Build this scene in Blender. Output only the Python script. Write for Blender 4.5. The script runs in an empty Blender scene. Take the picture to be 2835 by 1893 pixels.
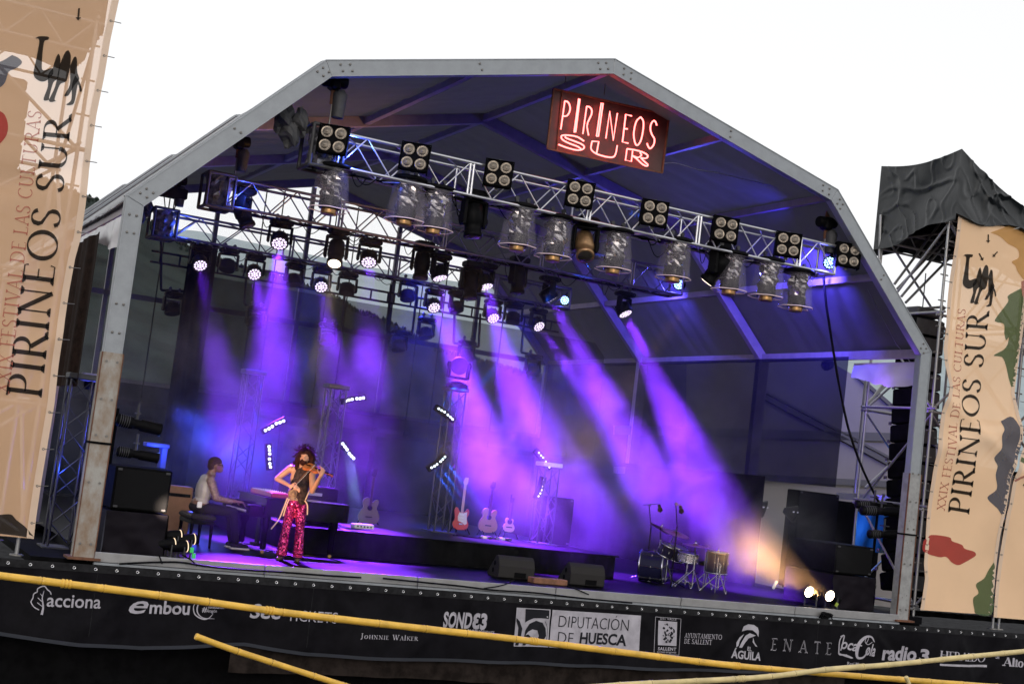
import bpy, bmesh, math, random
from mathutils import Vector, Matrix, Euler, Quaternion, noise
from mathutils.geometry import tessellate_polygon
random.seed(7)
S = bpy.context.scene
C = S.collection
PI = math.pi

# ------------------------------------------------------------------ camera
CP = Vector((-10.6616, -18.7457, 1.8124))
YAW, PITCH, ROLL, FPX = 0.4666, 0.0914, 0.1196, 3837.98
_f = Vector((math.sin(YAW)*math.cos(PITCH), math.cos(YAW)*math.cos(PITCH), math.sin(PITCH)))
_r0 = Vector((math.cos(YAW), -math.sin(YAW), 0)); _u0 = _r0.cross(_f)
_r = math.cos(ROLL)*_r0 + math.sin(ROLL)*_u0
_u = -math.sin(ROLL)*_r0 + math.cos(ROLL)*_u0
cam = bpy.data.cameras.new('camera'); co = bpy.data.objects.new('camera', cam); C.objects.link(co)
co.matrix_world = Matrix.Translation(CP) @ Matrix((_r, _u, -_f)).transposed().to_4x4()
cam.sensor_width = 36; cam.lens = 36*FPX/2835; cam.clip_start = .1; cam.clip_end = 9000
S.camera = co

def ray(x, y): return _f + (x-1417.5)/FPX*_r - (y-946.5)/FPX*_u
def aty(x, y, Y): d = ray(x, y); return CP + d*((Y-CP.y)/d.y)
def atz(x, y, Z): d = ray(x, y); return CP + d*((Z-CP.z)/d.z)
def atx(x, y, X): d = ray(x, y); return CP + d*((X-CP.x)/d.x)
def far(x, y, D): return CP + ray(x, y)*D

# ------------------------------------------------------------------ world, sun, exposure
W = bpy.data.worlds.new('World'); S.world = W; W.use_nodes = True
nt = W.node_tree; bg = nt.nodes['Background']
sky = nt.nodes.new('ShaderNodeTexSky'); sky.sky_type = 'NISHITA'; sky.sun_disc = False
SUN_EL, SUN_AZ = math.radians(16), math.radians(200)
sky.sun_elevation = SUN_EL; sky.sun_rotation = SUN_AZ; sky.dust_density = 6; sky.air_density = 1.3; sky.altitude = 1200
hs = nt.nodes.new('ShaderNodeHueSaturation'); hs.inputs['Saturation'].default_value = .22
nt.links.new(sky.outputs[0], hs.inputs['Color'])
mx = nt.nodes.new('ShaderNodeMixRGB'); mx.inputs['Fac'].default_value = .72; mx.inputs['Color2'].default_value = (10.0, 10.0, 10.1, 1)  # thin bright overcast veil
nt.links.new(hs.outputs[0], mx.inputs['Color1']); nt.links.new(mx.outputs[0], bg.inputs['Color'])
bg.inputs['Strength'].default_value = 0.12
sl = bpy.data.lights.new('sun', 'SUN'); sl.energy = .35; sl.angle = math.radians(14); sl.color = (1, .86, .7)
so = bpy.data.objects.new('sun', sl); C.objects.link(so)
so.rotation_euler = Vector((-math.sin(SUN_AZ)*math.cos(SUN_EL), -math.cos(SUN_AZ)*math.cos(SUN_EL), -math.sin(SUN_EL))).to_track_quat('-Z', 'Y').to_euler()
vs = S.view_settings; vs.view_transform = 'Standard'; vs.look = 'None'; vs.exposure = 0; vs.gamma = 1; vs.use_curve_mapping = False
cy = S.cycles; cy.use_denoising = True; cy.max_bounces = 6; cy.diffuse_bounces = 2; cy.glossy_bounces = 2
cy.transparent_max_bounces = 16; cy.transmission_bounces = 4; cy.volume_bounces = 0; cy.volume_step_rate = 1.6; cy.volume_max_steps = 128
cy.use_adaptive_sampling = True; cy.sample_clamp_indirect = 4; cy.sample_clamp_direct = 0; cy.caustics_reflective = False; cy.caustics_refractive = False
try: cy.denoiser = 'OPENIMAGEDENOISE'; cy.denoising_prefilter = 'ACCURATE'
except Exception: pass

# ------------------------------------------------------------------ materials
_M = {}
def mat(name, col, rough=.6, metal=0, var=0, vs=8, bump=0, bs=40, col2=None, emis=None, es=0, spec=.5, coat=0, stretch=None):
    if name in _M: return _M[name]
    m = bpy.data.materials.new(name); m.use_nodes = True; n = m.node_tree; b = n.nodes['Principled BSDF']
    b.inputs['Base Color'].default_value = (*col, 1); b.inputs['Roughness'].default_value = rough; b.inputs['Metallic'].default_value = metal
    b.inputs['Specular IOR Level'].default_value = spec; b.inputs['Coat Weight'].default_value = coat
    tc = n.nodes.new('ShaderNodeTexCoord'); mp = n.nodes.new('ShaderNodeMapping'); n.links.new(tc.outputs['Object'], mp.inputs[0])
    if stretch: mp.inputs['Scale'].default_value = stretch
    if var or col2:
        t = n.nodes.new('ShaderNodeTexNoise'); t.inputs['Scale'].default_value = vs; t.inputs['Detail'].default_value = 6; t.inputs['Roughness'].default_value = .65
        n.links.new(mp.outputs[0], t.inputs['Vector'])
        cr = n.nodes.new('ShaderNodeValToRGB'); n.links.new(t.outputs['Fac'], cr.inputs[0])
        e = cr.color_ramp.elements; e[0].position = .36; e[1].position = .60
        a = [max(0, c*(1-var)) for c in col]; z = col2 or [min(1, c*(1+var)) for c in col]
        e[0].color = (*a, 1); e[1].color = (*z, 1)
        n.links.new(cr.outputs[0], b.inputs['Base Color'])
    if bump:
        t2 = n.nodes.new('ShaderNodeTexNoise'); t2.inputs['Scale'].default_value = bs; t2.inputs['Detail'].default_value = 4
        n.links.new(mp.outputs[0], t2.inputs['Vector'])
        bp = n.nodes.new('ShaderNodeBump'); bp.inputs['Strength'].default_value = bump; bp.inputs['Distance'].default_value = .02
        n.links.new(t2.outputs['Fac'], bp.inputs['Height']); n.links.new(bp.outputs[0], b.inputs['Normal'])
    if emis:
        b.inputs['Emission Color'].default_value = (*emis, 1); b.inputs['Emission Strength'].default_value = es
        m.cycles.emission_sampling = 'NONE'
    _M[name] = m; return m

def cloth(name, col, through, var=.08, gloss=0, trans=0, vs=3):
    """woven mesh banner or scrim: part of the light passes straight through the holes"""
    if name in _M: return _M[name]
    m = bpy.data.materials.new(name); m.use_nodes = True; n = m.node_tree
    out = n.nodes['Material Output']; b = n.nodes['Principled BSDF']
    b.inputs['Base Color'].default_value = (*col, 1); b.inputs['Roughness'].default_value = .75 - gloss; b.inputs['Specular IOR Level'].default_value = .3
    tc = n.nodes.new('ShaderNodeTexCoord')
    t = n.nodes.new('ShaderNodeTexNoise'); t.inputs['Scale'].default_value = vs; t.inputs['Detail'].default_value = 5
    n.links.new(tc.outputs['Object'], t.inputs['Vector'])
    cr = n.nodes.new('ShaderNodeValToRGB'); n.links.new(t.outputs['Fac'], cr.inputs[0])
    cr.color_ramp.elements[0].position = .3; cr.color_ramp.elements[1].position = .7
    cr.color_ramp.elements[0].color = (*[c*(1-var) for c in col], 1); cr.color_ramp.elements[1].color = (*[min(1, c*(1+var)) for c in col], 1)
    n.links.new(cr.outputs[0], b.inputs['Base Color'])
    cur = b.outputs[0]
    if trans:
        tr = n.nodes.new('ShaderNodeBsdfTranslucent'); tr.inputs[0].default_value = (*col, 1)
        mi = n.nodes.new('ShaderNodeMixShader'); mi.inputs[0].default_value = trans
        n.links.new(cur, mi.inputs[1]); n.links.new(tr.outputs[0], mi.inputs[2]); cur = mi.outputs[0]
    if through:
        tp = n.nodes.new('ShaderNodeBsdfTransparent')
        mi = n.nodes.new('ShaderNodeMixShader'); mi.inputs[0].default_value = through
        n.links.new(cur, mi.inputs[1]); n.links.new(tp.outputs[0], mi.inputs[2]); cur = mi.outputs[0]
    n.links.new(cur, out.inputs['Surface'])
    _M[name] = m; return m

def emit(name, col, st):
    if name in _M: return _M[name]
    m = bpy.data.materials.new(name); m.use_nodes = True; n = m.node_tree
    n.nodes.remove(n.nodes['Principled BSDF']); e = n.nodes.new('ShaderNodeEmission')
    e.inputs[0].default_value = (*col, 1); e.inputs[1].default_value = st
    n.links.new(e.outputs[0], n.nodes['Material Output'].inputs['Surface']); m.cycles.emission_sampling = 'NONE'
    _M[name] = m; return m

def clear(name, col, rough=.05, op=.25):
    if name in _M: return _M[name]
    m = bpy.data.materials.new(name); m.use_nodes = True; n = m.node_tree
    b = n.nodes['Principled BSDF']; b.inputs['Base Color'].default_value = (*col, 1); b.inputs['Roughness'].default_value = rough
    b.inputs['Specular IOR Level'].default_value = .8
    t2 = n.nodes.new('ShaderNodeTexNoise'); t2.inputs['Scale'].default_value = 9; t2.inputs['Distortion'].default_value = 1.5
    tc = n.nodes.new('ShaderNodeTexCoord'); n.links.new(tc.outputs['Object'], t2.inputs['Vector'])
    bp = n.nodes.new('ShaderNodeBump'); bp.inputs['Strength'].default_value = .25; bp.inputs['Distance'].default_value = .05
    n.links.new(t2.outputs['Fac'], bp.inputs['Height']); n.links.new(bp.outputs[0], b.inputs['Normal'])
    tp = n.nodes.new('ShaderNodeBsdfTransparent'); mi = n.nodes.new('ShaderNodeMixShader'); mi.inputs[0].default_value = 1-op
    n.links.new(b.outputs[0], mi.inputs[1]); n.links.new(tp.outputs[0], mi.inputs[2])
    n.links.new(mi.outputs[0], n.nodes['Material Output'].inputs['Surface'])
    _M[name] = m; return m

M_alu = mat('painted_aluminium', (.30, .32, .345), .45, .35, var=.06, vs=5, bump=.05)
M_alu2 = mat('grey_aluminium', (.33, .35, .38), .5, .4, var=.08, vs=6)
M_rust = mat('rusty_steel_sleeve', (.27, .19, .13), .8, .1, col2=(.40, .385, .36), vs=4, bump=.3, bs=25, stretch=(1, 1, .6))
M_rustb = mat('rust_brown_steel', (.16, .07, .04), .8, .2, var=.3)
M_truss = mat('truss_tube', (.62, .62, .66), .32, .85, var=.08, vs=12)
M_truss2 = mat('silhouette_truss_tube', (.16, .14, .17), .4, .7, var=.1, vs=12)  # darker copy of the truss tube, backlit silhouette put into the colour
M_black = mat('black_plastic', (.006, .006, .007), .45, var=.2, spec=.3)
M_blackm = mat('matt_black', (.0045, .0045, .005), .9, var=.3, vs=6, spec=.1)
M_blacks = mat('satin_black', (.004, .004, .005), .25, coat=.1, spec=.3)
M_dgrey = mat('dark_grey', (.05, .05, .055), .6, var=.2)
M_chrome = mat('chrome', (.42, .42, .45), .18, 1)
M_steel = mat('galvanised_tube', (.34, .34, .35), .45, .7, var=.15, vs=20)
M_white = mat('white_plastic', (.7, .7, .7), .5)
M_silver = mat('silver_edge', (.34, .335, .34), .4, .5, var=.1, vs=3, bump=.1)
M_screw = mat('bolt_steel', (.22, .21, .2), .5, .7)

# ------------------------------------------------------------------ geometry helpers
def V(*a): return Vector(a)
class MB:
    def __init__(s): s.v = []; s.f = []; s.sm = []
    def add(s, vs, fs, smooth=False):
        o = len(s.v); s.v += [Vector(p) for p in vs]; s.f += [tuple(o+i for i in f) for f in fs]; s.sm += [smooth]*len(fs)
    def hexa(s, p):
        s.add(p, [(0, 3, 2, 1), (4, 5, 6, 7), (0, 1, 5, 4), (1, 2, 6, 5), (2, 3, 7, 6), (3, 0, 4, 7)])
    def box(s, c, d, R=None):
        c = Vector(c); x, y, z = d[0]/2, d[1]/2, d[2]/2
        P = [V(-x, -y, -z), V(x, -y, -z), V(x, y, -z), V(-x, y, -z), V(-x, -y, z), V(x, -y, z), V(x, y, z), V(-x, y, z)]
        if R is not None: P = [R @ q for q in P]
        s.hexa([c+q for q in P])
    def bbox(s, c, d, b=.01, R=None):
        """box with chamfered long edges"""
        c = Vector(c); x, y, z = d[0]/2, d[1]/2, d[2]/2
        rings = []
        for zz, k in ((-z, b), (-z+b, 0), (z-b, 0), (z, b)):
            X, Y = x-k, y-k
            rings.append([V(-X+b, -Y, zz), V(X-b, -Y, zz), V(X, -Y+b, zz), V(X, Y-b, zz), V(X-b, Y, zz), V(-X+b, Y, zz), V(-X, Y-b, zz), V(-X, -Y+b, zz)])
        P = [q for r in rings for q in r]
        if R is not None: P = [R @ q for q in P]
        F = [tuple(range(7, -1, -1)), tuple(range(24, 32))]
        for k in range(3):
            for i in range(8): F.append((k*8+i, k*8+(i+1) % 8, k*8+8+(i+1) % 8, k*8+8+i))
        s.add([c+q for q in P], F)
    def frame(s, a, b, up=V(0, 0, 1)):
        d = (b-a).normalized()
        if abs(d.dot(up)) > .97: up = V(0, 1, 0) if abs(d.y) < .9 else V(1, 0, 0)
        x = d.cross(up).normalized(); y = x.cross(d).normalized()
        return d, x, y
    def bar(s, a, b, w, h, up=V(0, 0, 1)):
        a, b = Vector(a), Vector(b); d, x, y = s.frame(a, b, up); x = x*w/2; y = y*h/2
        s.hexa([a-x-y, a+x-y, a+x+y, a-x+y, b-x-y, b+x-y, b+x+y, b-x+y])
    def tube(s, a, b, r, n=8, r2=None, cap=True):
        a, b = Vector(a), Vector(b); r2 = r if r2 is None else r2
        d, x, y = s.frame(a, b)
        P = [a+(x*math.cos(2*PI*i/n)+y*math.sin(2*PI*i/n))*r for i in range(n)] + [b+(x*math.cos(2*PI*i/n)+y*math.sin(2*PI*i/n))*r2 for i in range(n)]
        F = [(i, (i+1) % n, n+(i+1) % n, n+i) for i in range(n)]
        s.add(P, F, n > 5)
        if cap: s.add(P[:n], [tuple(range(n-1, -1, -1))]); s.add(P[n:], [tuple(range(n))])
    def path(s, pts, r, n=6, cap=True):
        pts = [Vector(p) for p in pts]; rr = r if isinstance(r, (list, tuple)) else [r]*len(pts)
        d = (pts[1]-pts[0]).normalized(); _, x, y = s.frame(pts[0], pts[1]); P = []
        for k, p in enumerate(pts):
            t = ((pts[min(k+1, len(pts)-1)]-pts[max(k-1, 0)])).normalized()
            x = (x - t*x.dot(t)).normalized(); y = t.cross(x)
            P += [p+(x*math.cos(2*PI*i/n)+y*math.sin(2*PI*i/n))*rr[k] for i in range(n)]
        F = []
        for k in range(len(pts)-1):
            for i in range(n): F.append((k*n+i, k*n+(i+1) % n, (k+1)*n+(i+1) % n, (k+1)*n+i))
        s.add(P, F, True)
        if cap: s.add(P[:n], [tuple(range(n-1, -1, -1))]); s.add(P[-n:], [tuple(range(n))])
    def lathe(s, prof, c=(0, 0, 0), ax=(0, 0, 1), n=20, close=True):
        c = Vector(c); ax = Vector(ax).normalized(); _, x, y = s.frame(c, c+ax)
        P = []
        for (r, h) in prof: P += [c+ax*h+(x*math.cos(2*PI*i/n)+y*math.sin(2*PI*i/n))*r for i in range(n)]
        F = []
        for k in range(len(prof)-1):
            for i in range(n): F.append((k*n+i, k*n+(i+1) % n, (k+1)*n+(i+1) % n, (k+1)*n+i))
        s.add(P, F, True)
        if close:
            if prof[0][0] > 1e-4: s.add(P[:n], [tuple(range(n-1, -1, -1))])
            if prof[-1][0] > 1e-4: s.add(P[-n:], [tuple(range(n))])
    def ell(s, c, r, R=None, n=12, m=8):
        c = Vector(c); r = Vector(r) if not isinstance(r, (int, float)) else V(r, r, r); P = []
        for j in range(m+1):
            a = -PI/2+PI*j/m
            for i in range(n):
                q = V(math.cos(a)*math.cos(2*PI*i/n)*r.x, math.cos(a)*math.sin(2*PI*i/n)*r.y, math.sin(a)*r.z)
                P.append(c+(R @ q if R is not None else q))
        F = [(j*n+i, j*n+(i+1) % n, (j+1)*n+(i+1) % n, (j+1)*n+i) for j in range(m) for i in range(n)]
        s.add(P, F, True)
    def caps(s, a, b, ra, rb, n=12):
        """tapered limb with round ends"""
        a, b = Vector(a), Vector(b); d = (b-a).normalized()
        prof = [(ra*math.sin(t), -ra*math.cos(t)) for t in (0.05, .5, 1.0, 1.5)] + [(rb*math.sin(t), (b-a).length-rb*math.cos(t)) for t in (1.64, 2.1, 2.6, 3.09)]
        s.lathe(prof, a, d, n)
    def poly(s, pts, thick, nrm):
        """flat outline given thickness along nrm"""
        pts = [Vector(p) for p in pts]; nrm = Vector(nrm)*thick; n = len(pts)
        tri = tessellate_polygon([pts])
        s.add(pts+[p+nrm for p in pts], [tuple(t) for t in tri]+[tuple(n+i for i in reversed(t)) for t in tri]+[(i, (i+1) % n, n+(i+1) % n, n+i) for i in range(n)])
    def grid(s, fn, nu, nv, smooth=True, flip=False):
        P = [fn(i/nu, j/nv) for j in range(nv+1) for i in range(nu+1)]
        F = []
        for j in range(nv):
            for i in range(nu):
                a = j*(nu+1)+i; q = (a, a+1, a+nu+2, a+nu+1); F.append(q[::-1] if flip else q)
        s.add(P, F, smooth)
    def build(s, name, m, parent=None, **kw):
        o0 = V(0, 0, 0); q = parent
        while q is not None: o0 += q.location; q = q.parent
        me = bpy.data.meshes.new(name); me.from_pydata([tuple(p-o0) for p in s.v], [], s.f)
        me.polygons.foreach_set('use_smooth', s.sm); me.materials.append(m)
        bm = bmesh.new(); bm.from_mesh(me); bmesh.ops.recalc_face_normals(bm, faces=bm.faces) if kw.pop('recalc', True) else None; bm.to_mesh(me); bm.free()
        o = bpy.data.objects.new(name, me); C.objects.link(o); o.parent = parent
        for k, v in kw.items(): o[k] = v
        return o

def thing(name, label, cat, loc=(0, 0, 0), group=None, rz=0):
    o = bpy.data.objects.new(name, None); C.objects.link(o); o.location = loc; o.rotation_euler = (0, 0, rz); o.empty_display_size = .1
    o['label'] = label; o['category'] = cat
    if group: o['group'] = group
    return o
def tag(o, label, cat, group=None):
    o['label'] = label; o['category'] = cat
    if group: o['group'] = group
    return o
def kids(o): return [c for c in bpy.data.objects if c.parent == o]
def copy_tree(o, parent=None, label=None, kmap=None):
    if kmap is None:
        kmap = {}
        for c in bpy.data.objects: kmap.setdefault(c.parent, []).append(c)
    c = o.copy(); C.objects.link(c); c.parent = parent
    if label: c['label'] = label
    for ch in kmap.get(o, []): copy_tree(ch, c, None, kmap)
    return c
def move_to(o, loc, rz=0, label=None):
    o.location = loc; o.rotation_euler = (0, 0, rz)
    if label: o['label'] = label
    return o
def lamp(kind, loc, target, energy, color, size=20, blend=.5, radius=.05):
    l = bpy.data.lights.new('stage_light', kind); l.energy = energy; l.color = color
    if kind == 'SPOT': l.spot_size = math.radians(size); l.spot_blend = blend
    l.shadow_soft_size = radius
    o = bpy.data.objects.new('stage_light', l); C.objects.link(o); o.location = loc
    if target is not None: o.rotation_euler = (Vector(target)-Vector(loc)).to_track_quat('-Z', 'Y').to_euler()
    return o
def structure(o): o['kind'] = 'structure'; return o
ORD = ['first', 'second', 'third', 'fourth', 'fifth', 'sixth', 'seventh', 'eighth', 'ninth', 'tenth', 'eleventh', 'twelfth']

# ================================================================== SETTING
DZ = .08          # deck level
# ground under and before the stage, lake around
g = MB(); g.add([V(-60, -45, -2.3), V(60, -45, -2.3), V(60, 30, -2.3), V(-60, 30, -2.3)], [(0, 1, 2, 3)])
structure(g.build('ground', mat('dark_gravel', (.02, .02, .022), .95, var=.5, vs=3, bump=.5, bs=12)))
g = MB(); g.add([V(-6000, -6000, -3.2), V(6000, -6000, -3.2), V(6000, 6000, -3.2), V(-6000, 6000, -3.2)], [(0, 1, 2, 3)])
structure(g.build('water', mat('lake_water', (.03, .06, .07), .12, bump=.15, bs=.4)))

def hill(name, sil, D, m, base, seed, rough):
    sil = sorted(sil); mb = MB(); xs = [sil[0][0]+(sil[-1][0]-sil[0][0])*i/240 for i in range(241)]
    def ys(x):
        for (a, b), (c, d) in zip(sil, sil[1:]):
            if x <= c: t = (x-a)/(c-a); return b+(d-b)*t
        return sil[-1][1]
    rows = 26; ridge = []
    for x in xs: ridge.append(far(x, ys(x), D))
    P = []
    for j in range(rows+3):
        for i, r in enumerate(ridge):
            t = (j-2)/rows
            if t < 0: q = r + Vector((_f.x, _f.y, 0))*D*.1*(-t*rows) - V(0, 0, (r.z-base)*.25*(-t*rows))
            else:
                k = 1-.55*t; q = V(CP.x+(r.x-CP.x)*k, CP.y+(r.y-CP.y)*k, base+(r.z-base)*(1-t)**1.15)
                n = noise.fractal(V(q.x, q.y, seed)*(6/D), 1, 2, 5)
                q.z += n*rough*min(1, t*5)*(1-t)
            P.append(q)
    n = len(xs)
    mb.add(P, [(j*n+i, j*n+i+1, (j+1)*n+i+1, (j+1)*n+i) for j in range(rows+2) for i in range(n-1)], True)
    structure(mb.build(name, m)); return ridge, xs, ys
M_far = mat('haze_pale_slope', (.30, .36, .38), .95, var=.12, vs=.004)  # distance haze put into the base colour of the far slope
M_near = mat('dark_wooded_slope', (.017, .024, .021), 1, var=.45, vs=.02, bump=.6, bs=.05)
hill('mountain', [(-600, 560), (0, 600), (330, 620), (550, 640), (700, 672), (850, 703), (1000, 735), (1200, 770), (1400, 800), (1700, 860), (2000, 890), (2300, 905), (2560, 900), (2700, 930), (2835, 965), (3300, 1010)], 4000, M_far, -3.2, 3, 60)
ridge, rx, rys = hill('hill', [(-700, 200), (-200, 380), (0, 450), (130, 500), (230, 540), (381, 584), (401, 600), (436, 632), (560, 702), (700, 747), (760, 757), (880, 800), (930, 820), (987, 860), (1025, 868), (1093, 899), (1120, 912), (1200, 960), (1400, 1015), (1700, 1100), (2100, 1200), (2500, 1290), (2900, 1330)], 1500, M_near, -3.2, 8, 18)
mb = MB()
for i in range(1500):
    x = random.uniform(-200, 1500); d = random.uniform(0, 1)**2
    p = far(x, rys(x)+3+random.uniform(0, 50)*d, 1500-60*d); h = random.uniform(2.2, 5.5); r = h*random.uniform(.22, .42)
    mb.lathe([(r*.6, -1.5), (r, h*.25), (r*.7, h*.6), (.02, h)], p, (random.uniform(-.1, .1), random.uniform(-.1, .1), 1), 5, False)
o = mb.build('forest', mat('dark_tree_foliage', (.014, .02, .015), 1, var=.4, vs=.3), recalc=False); o['kind'] = 'stuff'

# ------------------------------------------------------------------ stage deck, riser
M_deck = mat('black_stage_vinyl', (.0026, .0025, .0034), .42, var=.35, vs=2.5, bump=.08, bs=5, spec=.15)
mb = MB(); mb.box((0.3, 7.2, DZ-.06), (14.6, 14.3, .12)); structure(mb.build('stage_floor', M_deck))
mb = MB(); mb.box((0, 7.2, -.08), (15.4, 14.0, .1)); structure(mb.build('stage_underframe', M_blackm))
for i in range(6):
    x0, x1 = -6.94+i*2.32, -6.94+(i+1)*2.32-.012
    mb = MB(); mb.bbox(((x0+x1)/2, -.03, .045), (x1-x0, .05, .13), .008)
    o = mb.build('edge_beam', M_silver) if i else mb.build('edge_beam', M_silver)
    if i == 0: edge = thing('stage_edge_profile', 'long silver aluminium profile along the front edge of the stage floor', 'edge profile', (0, 0, 0))
    o.parent = edge
    mb = MB(); mb.box(((x0+x1)/2, -.03, -.04), (x1-x0, .07, .03)); mb.build('lower_lip', M_alu2, edge)
riser = thing('stage_riser', 'long low black riser at the back of the stage under the guitars', 'riser', (0, 7.4, DZ))
mb = MB(); mb.box((-.2, 7.35, .485), (6.2, 9.0, .03)); mb.build('top_board', mat('riser_top', (.0025, .0025, .0035), .45, var=.3, spec=.2), riser)
def rfold(u, v): x = -3.25+6.1*u; return V(x, 2.87+.03*math.sin(x*9)+.018*math.sin(x*23), DZ+.39*v)
mb = MB(); mb.grid(rfold, 160, 2); mb.box((-3.24, 7.3, .27), (.02, 8.8, .38)); mb.build('black_drape', M_blackm, riser)

# ------------------------------------------------------------------ tent
OUT = [(-7.2, 0), (-7.2, 4.82), (-4.72, 7.3), (0, 8.48), (4.72, 7.3), (7.2, 4.82), (7.2, 0)]
def inset(P, w):
    R = []
    def ln(a, b):
        d = V(b[0]-a[0], b[1]-a[1]).normalized(); n = V(d.y, -d.x); return V(*a)+n*w, d
    L = [ln(P[i], P[i+1]) for i in range(6)]
    R.append(tuple(L[0][0]))
    for i in range(5):
        (p, d), (q, e) = L[i], L[i+1]; cr = d.x*e.y-d.y*e.x; t = ((q.x-p.x)*e.y-(q.y-p.y)*e.x)/cr; R.append(tuple(p+d*t))
    p, d = L[5]; t = (0-p.y)/d.y; R.append(tuple(p+d*t)); return R
INN = inset(OUT, .25); BAY = 4.68
tent = thing('stage_tent', 'large open-fronted tent with grey aluminium frames roofing the whole concert stage', 'tent', (0, 7, 0))
def prism(mb, q, y0, y1): mb.hexa([V(q[0][0], y0, q[0][1]), V(q[1][0], y0, q[1][1]), V(q[1][0], y1, q[1][1]), V(q[0][0], y1, q[0][1]), V(q[3][0], y0, q[3][1]), V(q[2][0], y0, q[2][1]), V(q[2][0], y1, q[2][1]), V(q[3][0], y1, q[3][1])])
M_inner = mat('inner_frame_aluminium', (.34, .29, .33), .5, .1, var=.1, vs=5)
for k in range(4):
    y0 = k*BAY
    for s in range(6):
        mb = MB(); prism(mb, [OUT[s], OUT[s+1], INN[s+1], INN[s]], y0, y0+.14)
        nm = 'post' if s in (0, 5) else 'rafter'
        o = mb.build(nm, M_alu if k == 0 else M_inner, tent)
        bv = o.modifiers.new('bevel', 'BEVEL'); bv.width = .008; bv.segments = 2
        if k == 0:      # raised flanges of the extruded section and its bolts
            fl = MB()
            a, b, c, d = [V(p[0], 0, p[1]) for p in (OUT[s], OUT[s+1], INN[s+1], INN[s])]
            for (p, q) in (((a+(d-a)*.04), (b+(c-b)*.04)), ((a+(d-a)*.96), (b+(c-b)*.96))): fl.bar(p+V(0, -.004, 0), q+V(0, -.004, 0), .012, .012, V(0, 1, 0))
            fl.build('flange', M_alu2, o)
            bt = MB()
            for t in ((.04, .07, .5, .93, .96) if s not in (0, 5) else (.62, .7, .9, .95)):
                for w in (.3, .68):
                    p = a+(b-a)*t+(d-a)*w; bt.lathe([(.018, 0), (.018, .014), (.008, .016)], V(p.x, 0, p.z), (0, -1, 0), 8)
            bo = bt.build('bolts', M_screw, o)
            bo.name = 'bolt_row'
for sx in (-1, 1):           # rusty steel sleeves round the feet of the front posts
    top = 2.72 if sx < 0 else 2.6
    mb = MB(); mb.box((sx*7.075, .07, top/2), (.275, .17, top))
    o = mb.build('post_sleeve', M_rust if sx < 0 else mat('grey_worn_sleeve', (.27, .27, .27), .6, .3, col2=(.38, .38, .38), vs=6), tent, label='rust-streaked lower steel sleeve of the post' if sx < 0 else 'worn grey lower sleeve of the post')
    b2 = MB(); b2.bar((sx*7.075, -.02, .02), (sx*7.075, -.02, top), .245, .006, V(0, 1, 0)); b2 = MB()
    for z in (.2, 1.0, 1.62, 2.1, 2.6):
        for w in (-.07, .07): b2.lathe([(.016, 0), (.016, .014)], (sx*7.075+w, -.016, z), (0, -1, 0), 8)
    b2.build('bolt_row', M_screw, o)
    b3 = MB()
    for dx in (-.137, .137): b3.box((sx*7.075+dx, -.012, top/2), (.012, .03, top))
    b3.build('flange', M_rustb, o)
    b4 = MB(); b4.box((sx*7.075, .07, 1.52), (.3, .2, .03)); b4.build('ratchet_strap', M_blackm, tent)
    b5 = MB(); b5.box((sx*7.075, .07, .01), (.42, .34, .03)); b5.build('base_plate', M_rustb, tent)
# purlins
inn2 = inset(OUT, .16)
pur = [(inn2[1], 'eave'), (inn2[2], ''), (inn2[3], ''), (inn2[4], ''), (inn2[5], 'eave')]
for a, b in ((1, 2), (2, 3), (3, 4), (4, 5)): pur.append((((inn2[a][0]+inn2[b][0])/2, (inn2[a][1]+inn2[b][1])/2), ''))
for k in range(3):
    for (x, z), t in pur:
        mb = MB(); mb.bar(V(x, k*BAY+.145, z), V(x, (k+1)*BAY-.005, z), .09, .12 if not t else .16); mb.build('purlin', M_inner, tent)
# roof sheets: white outside, dark lining inside, each bay and slope its own sheet
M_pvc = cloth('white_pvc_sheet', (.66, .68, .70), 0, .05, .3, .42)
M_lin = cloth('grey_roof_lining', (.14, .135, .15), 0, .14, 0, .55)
ou2 = inset(OUT, .03)
def sheet(a, b, y0, y1, off, sag):
    def fn(u, v):
        x = a[0]+(b[0]-a[0])*u; z = a[1]+(b[1]-a[1])*u; y = y0+(y1-y0)*v
        n = V(-(b[1]-a[1]), 0, b[0]-a[0]).normalized()
        if n.z < 0: n = -n
        w = math.sin(PI*v)*sag*(.6+.4*math.sin(PI*u)) + (.012*math.sin(y*13+3*noise.noise(V(x*.4, y*.3, 2)))+.03*max(0, noise.noise(V(x*.25, y*5, 8))))*math.sin(PI*min(1, v))**2 + .03*noise.noise(V(x*.3, y*1.5, 5))*math.sin(PI*v)
        return V(x, y, z)+n*(off-w)
    return fn
for k in range(3):
    for s in range(1, 5):
        y0, y1 = k*BAY+.142, (k+1)*BAY-.002
        if k == 0: y0 = .145
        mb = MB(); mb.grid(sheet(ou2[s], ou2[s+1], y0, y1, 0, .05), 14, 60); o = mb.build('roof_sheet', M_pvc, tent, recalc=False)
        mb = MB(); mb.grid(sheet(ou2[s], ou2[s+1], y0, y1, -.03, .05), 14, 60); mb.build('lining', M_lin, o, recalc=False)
        for yy in (y0+.03, y1-.03):
            kb = MB(); n = V(-(ou2[s+1][1]-ou2[s][1]), 0, ou2[s+1][0]-ou2[s][0]).normalized()
            kb.bar(V(ou2[s][0], yy, ou2[s][1])+n*.03, V(ou2[s+1][0], yy, ou2[s+1][1])+n*.03, .05, .03, n); kb.build('keder_rail', M_alu2, o)
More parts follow.
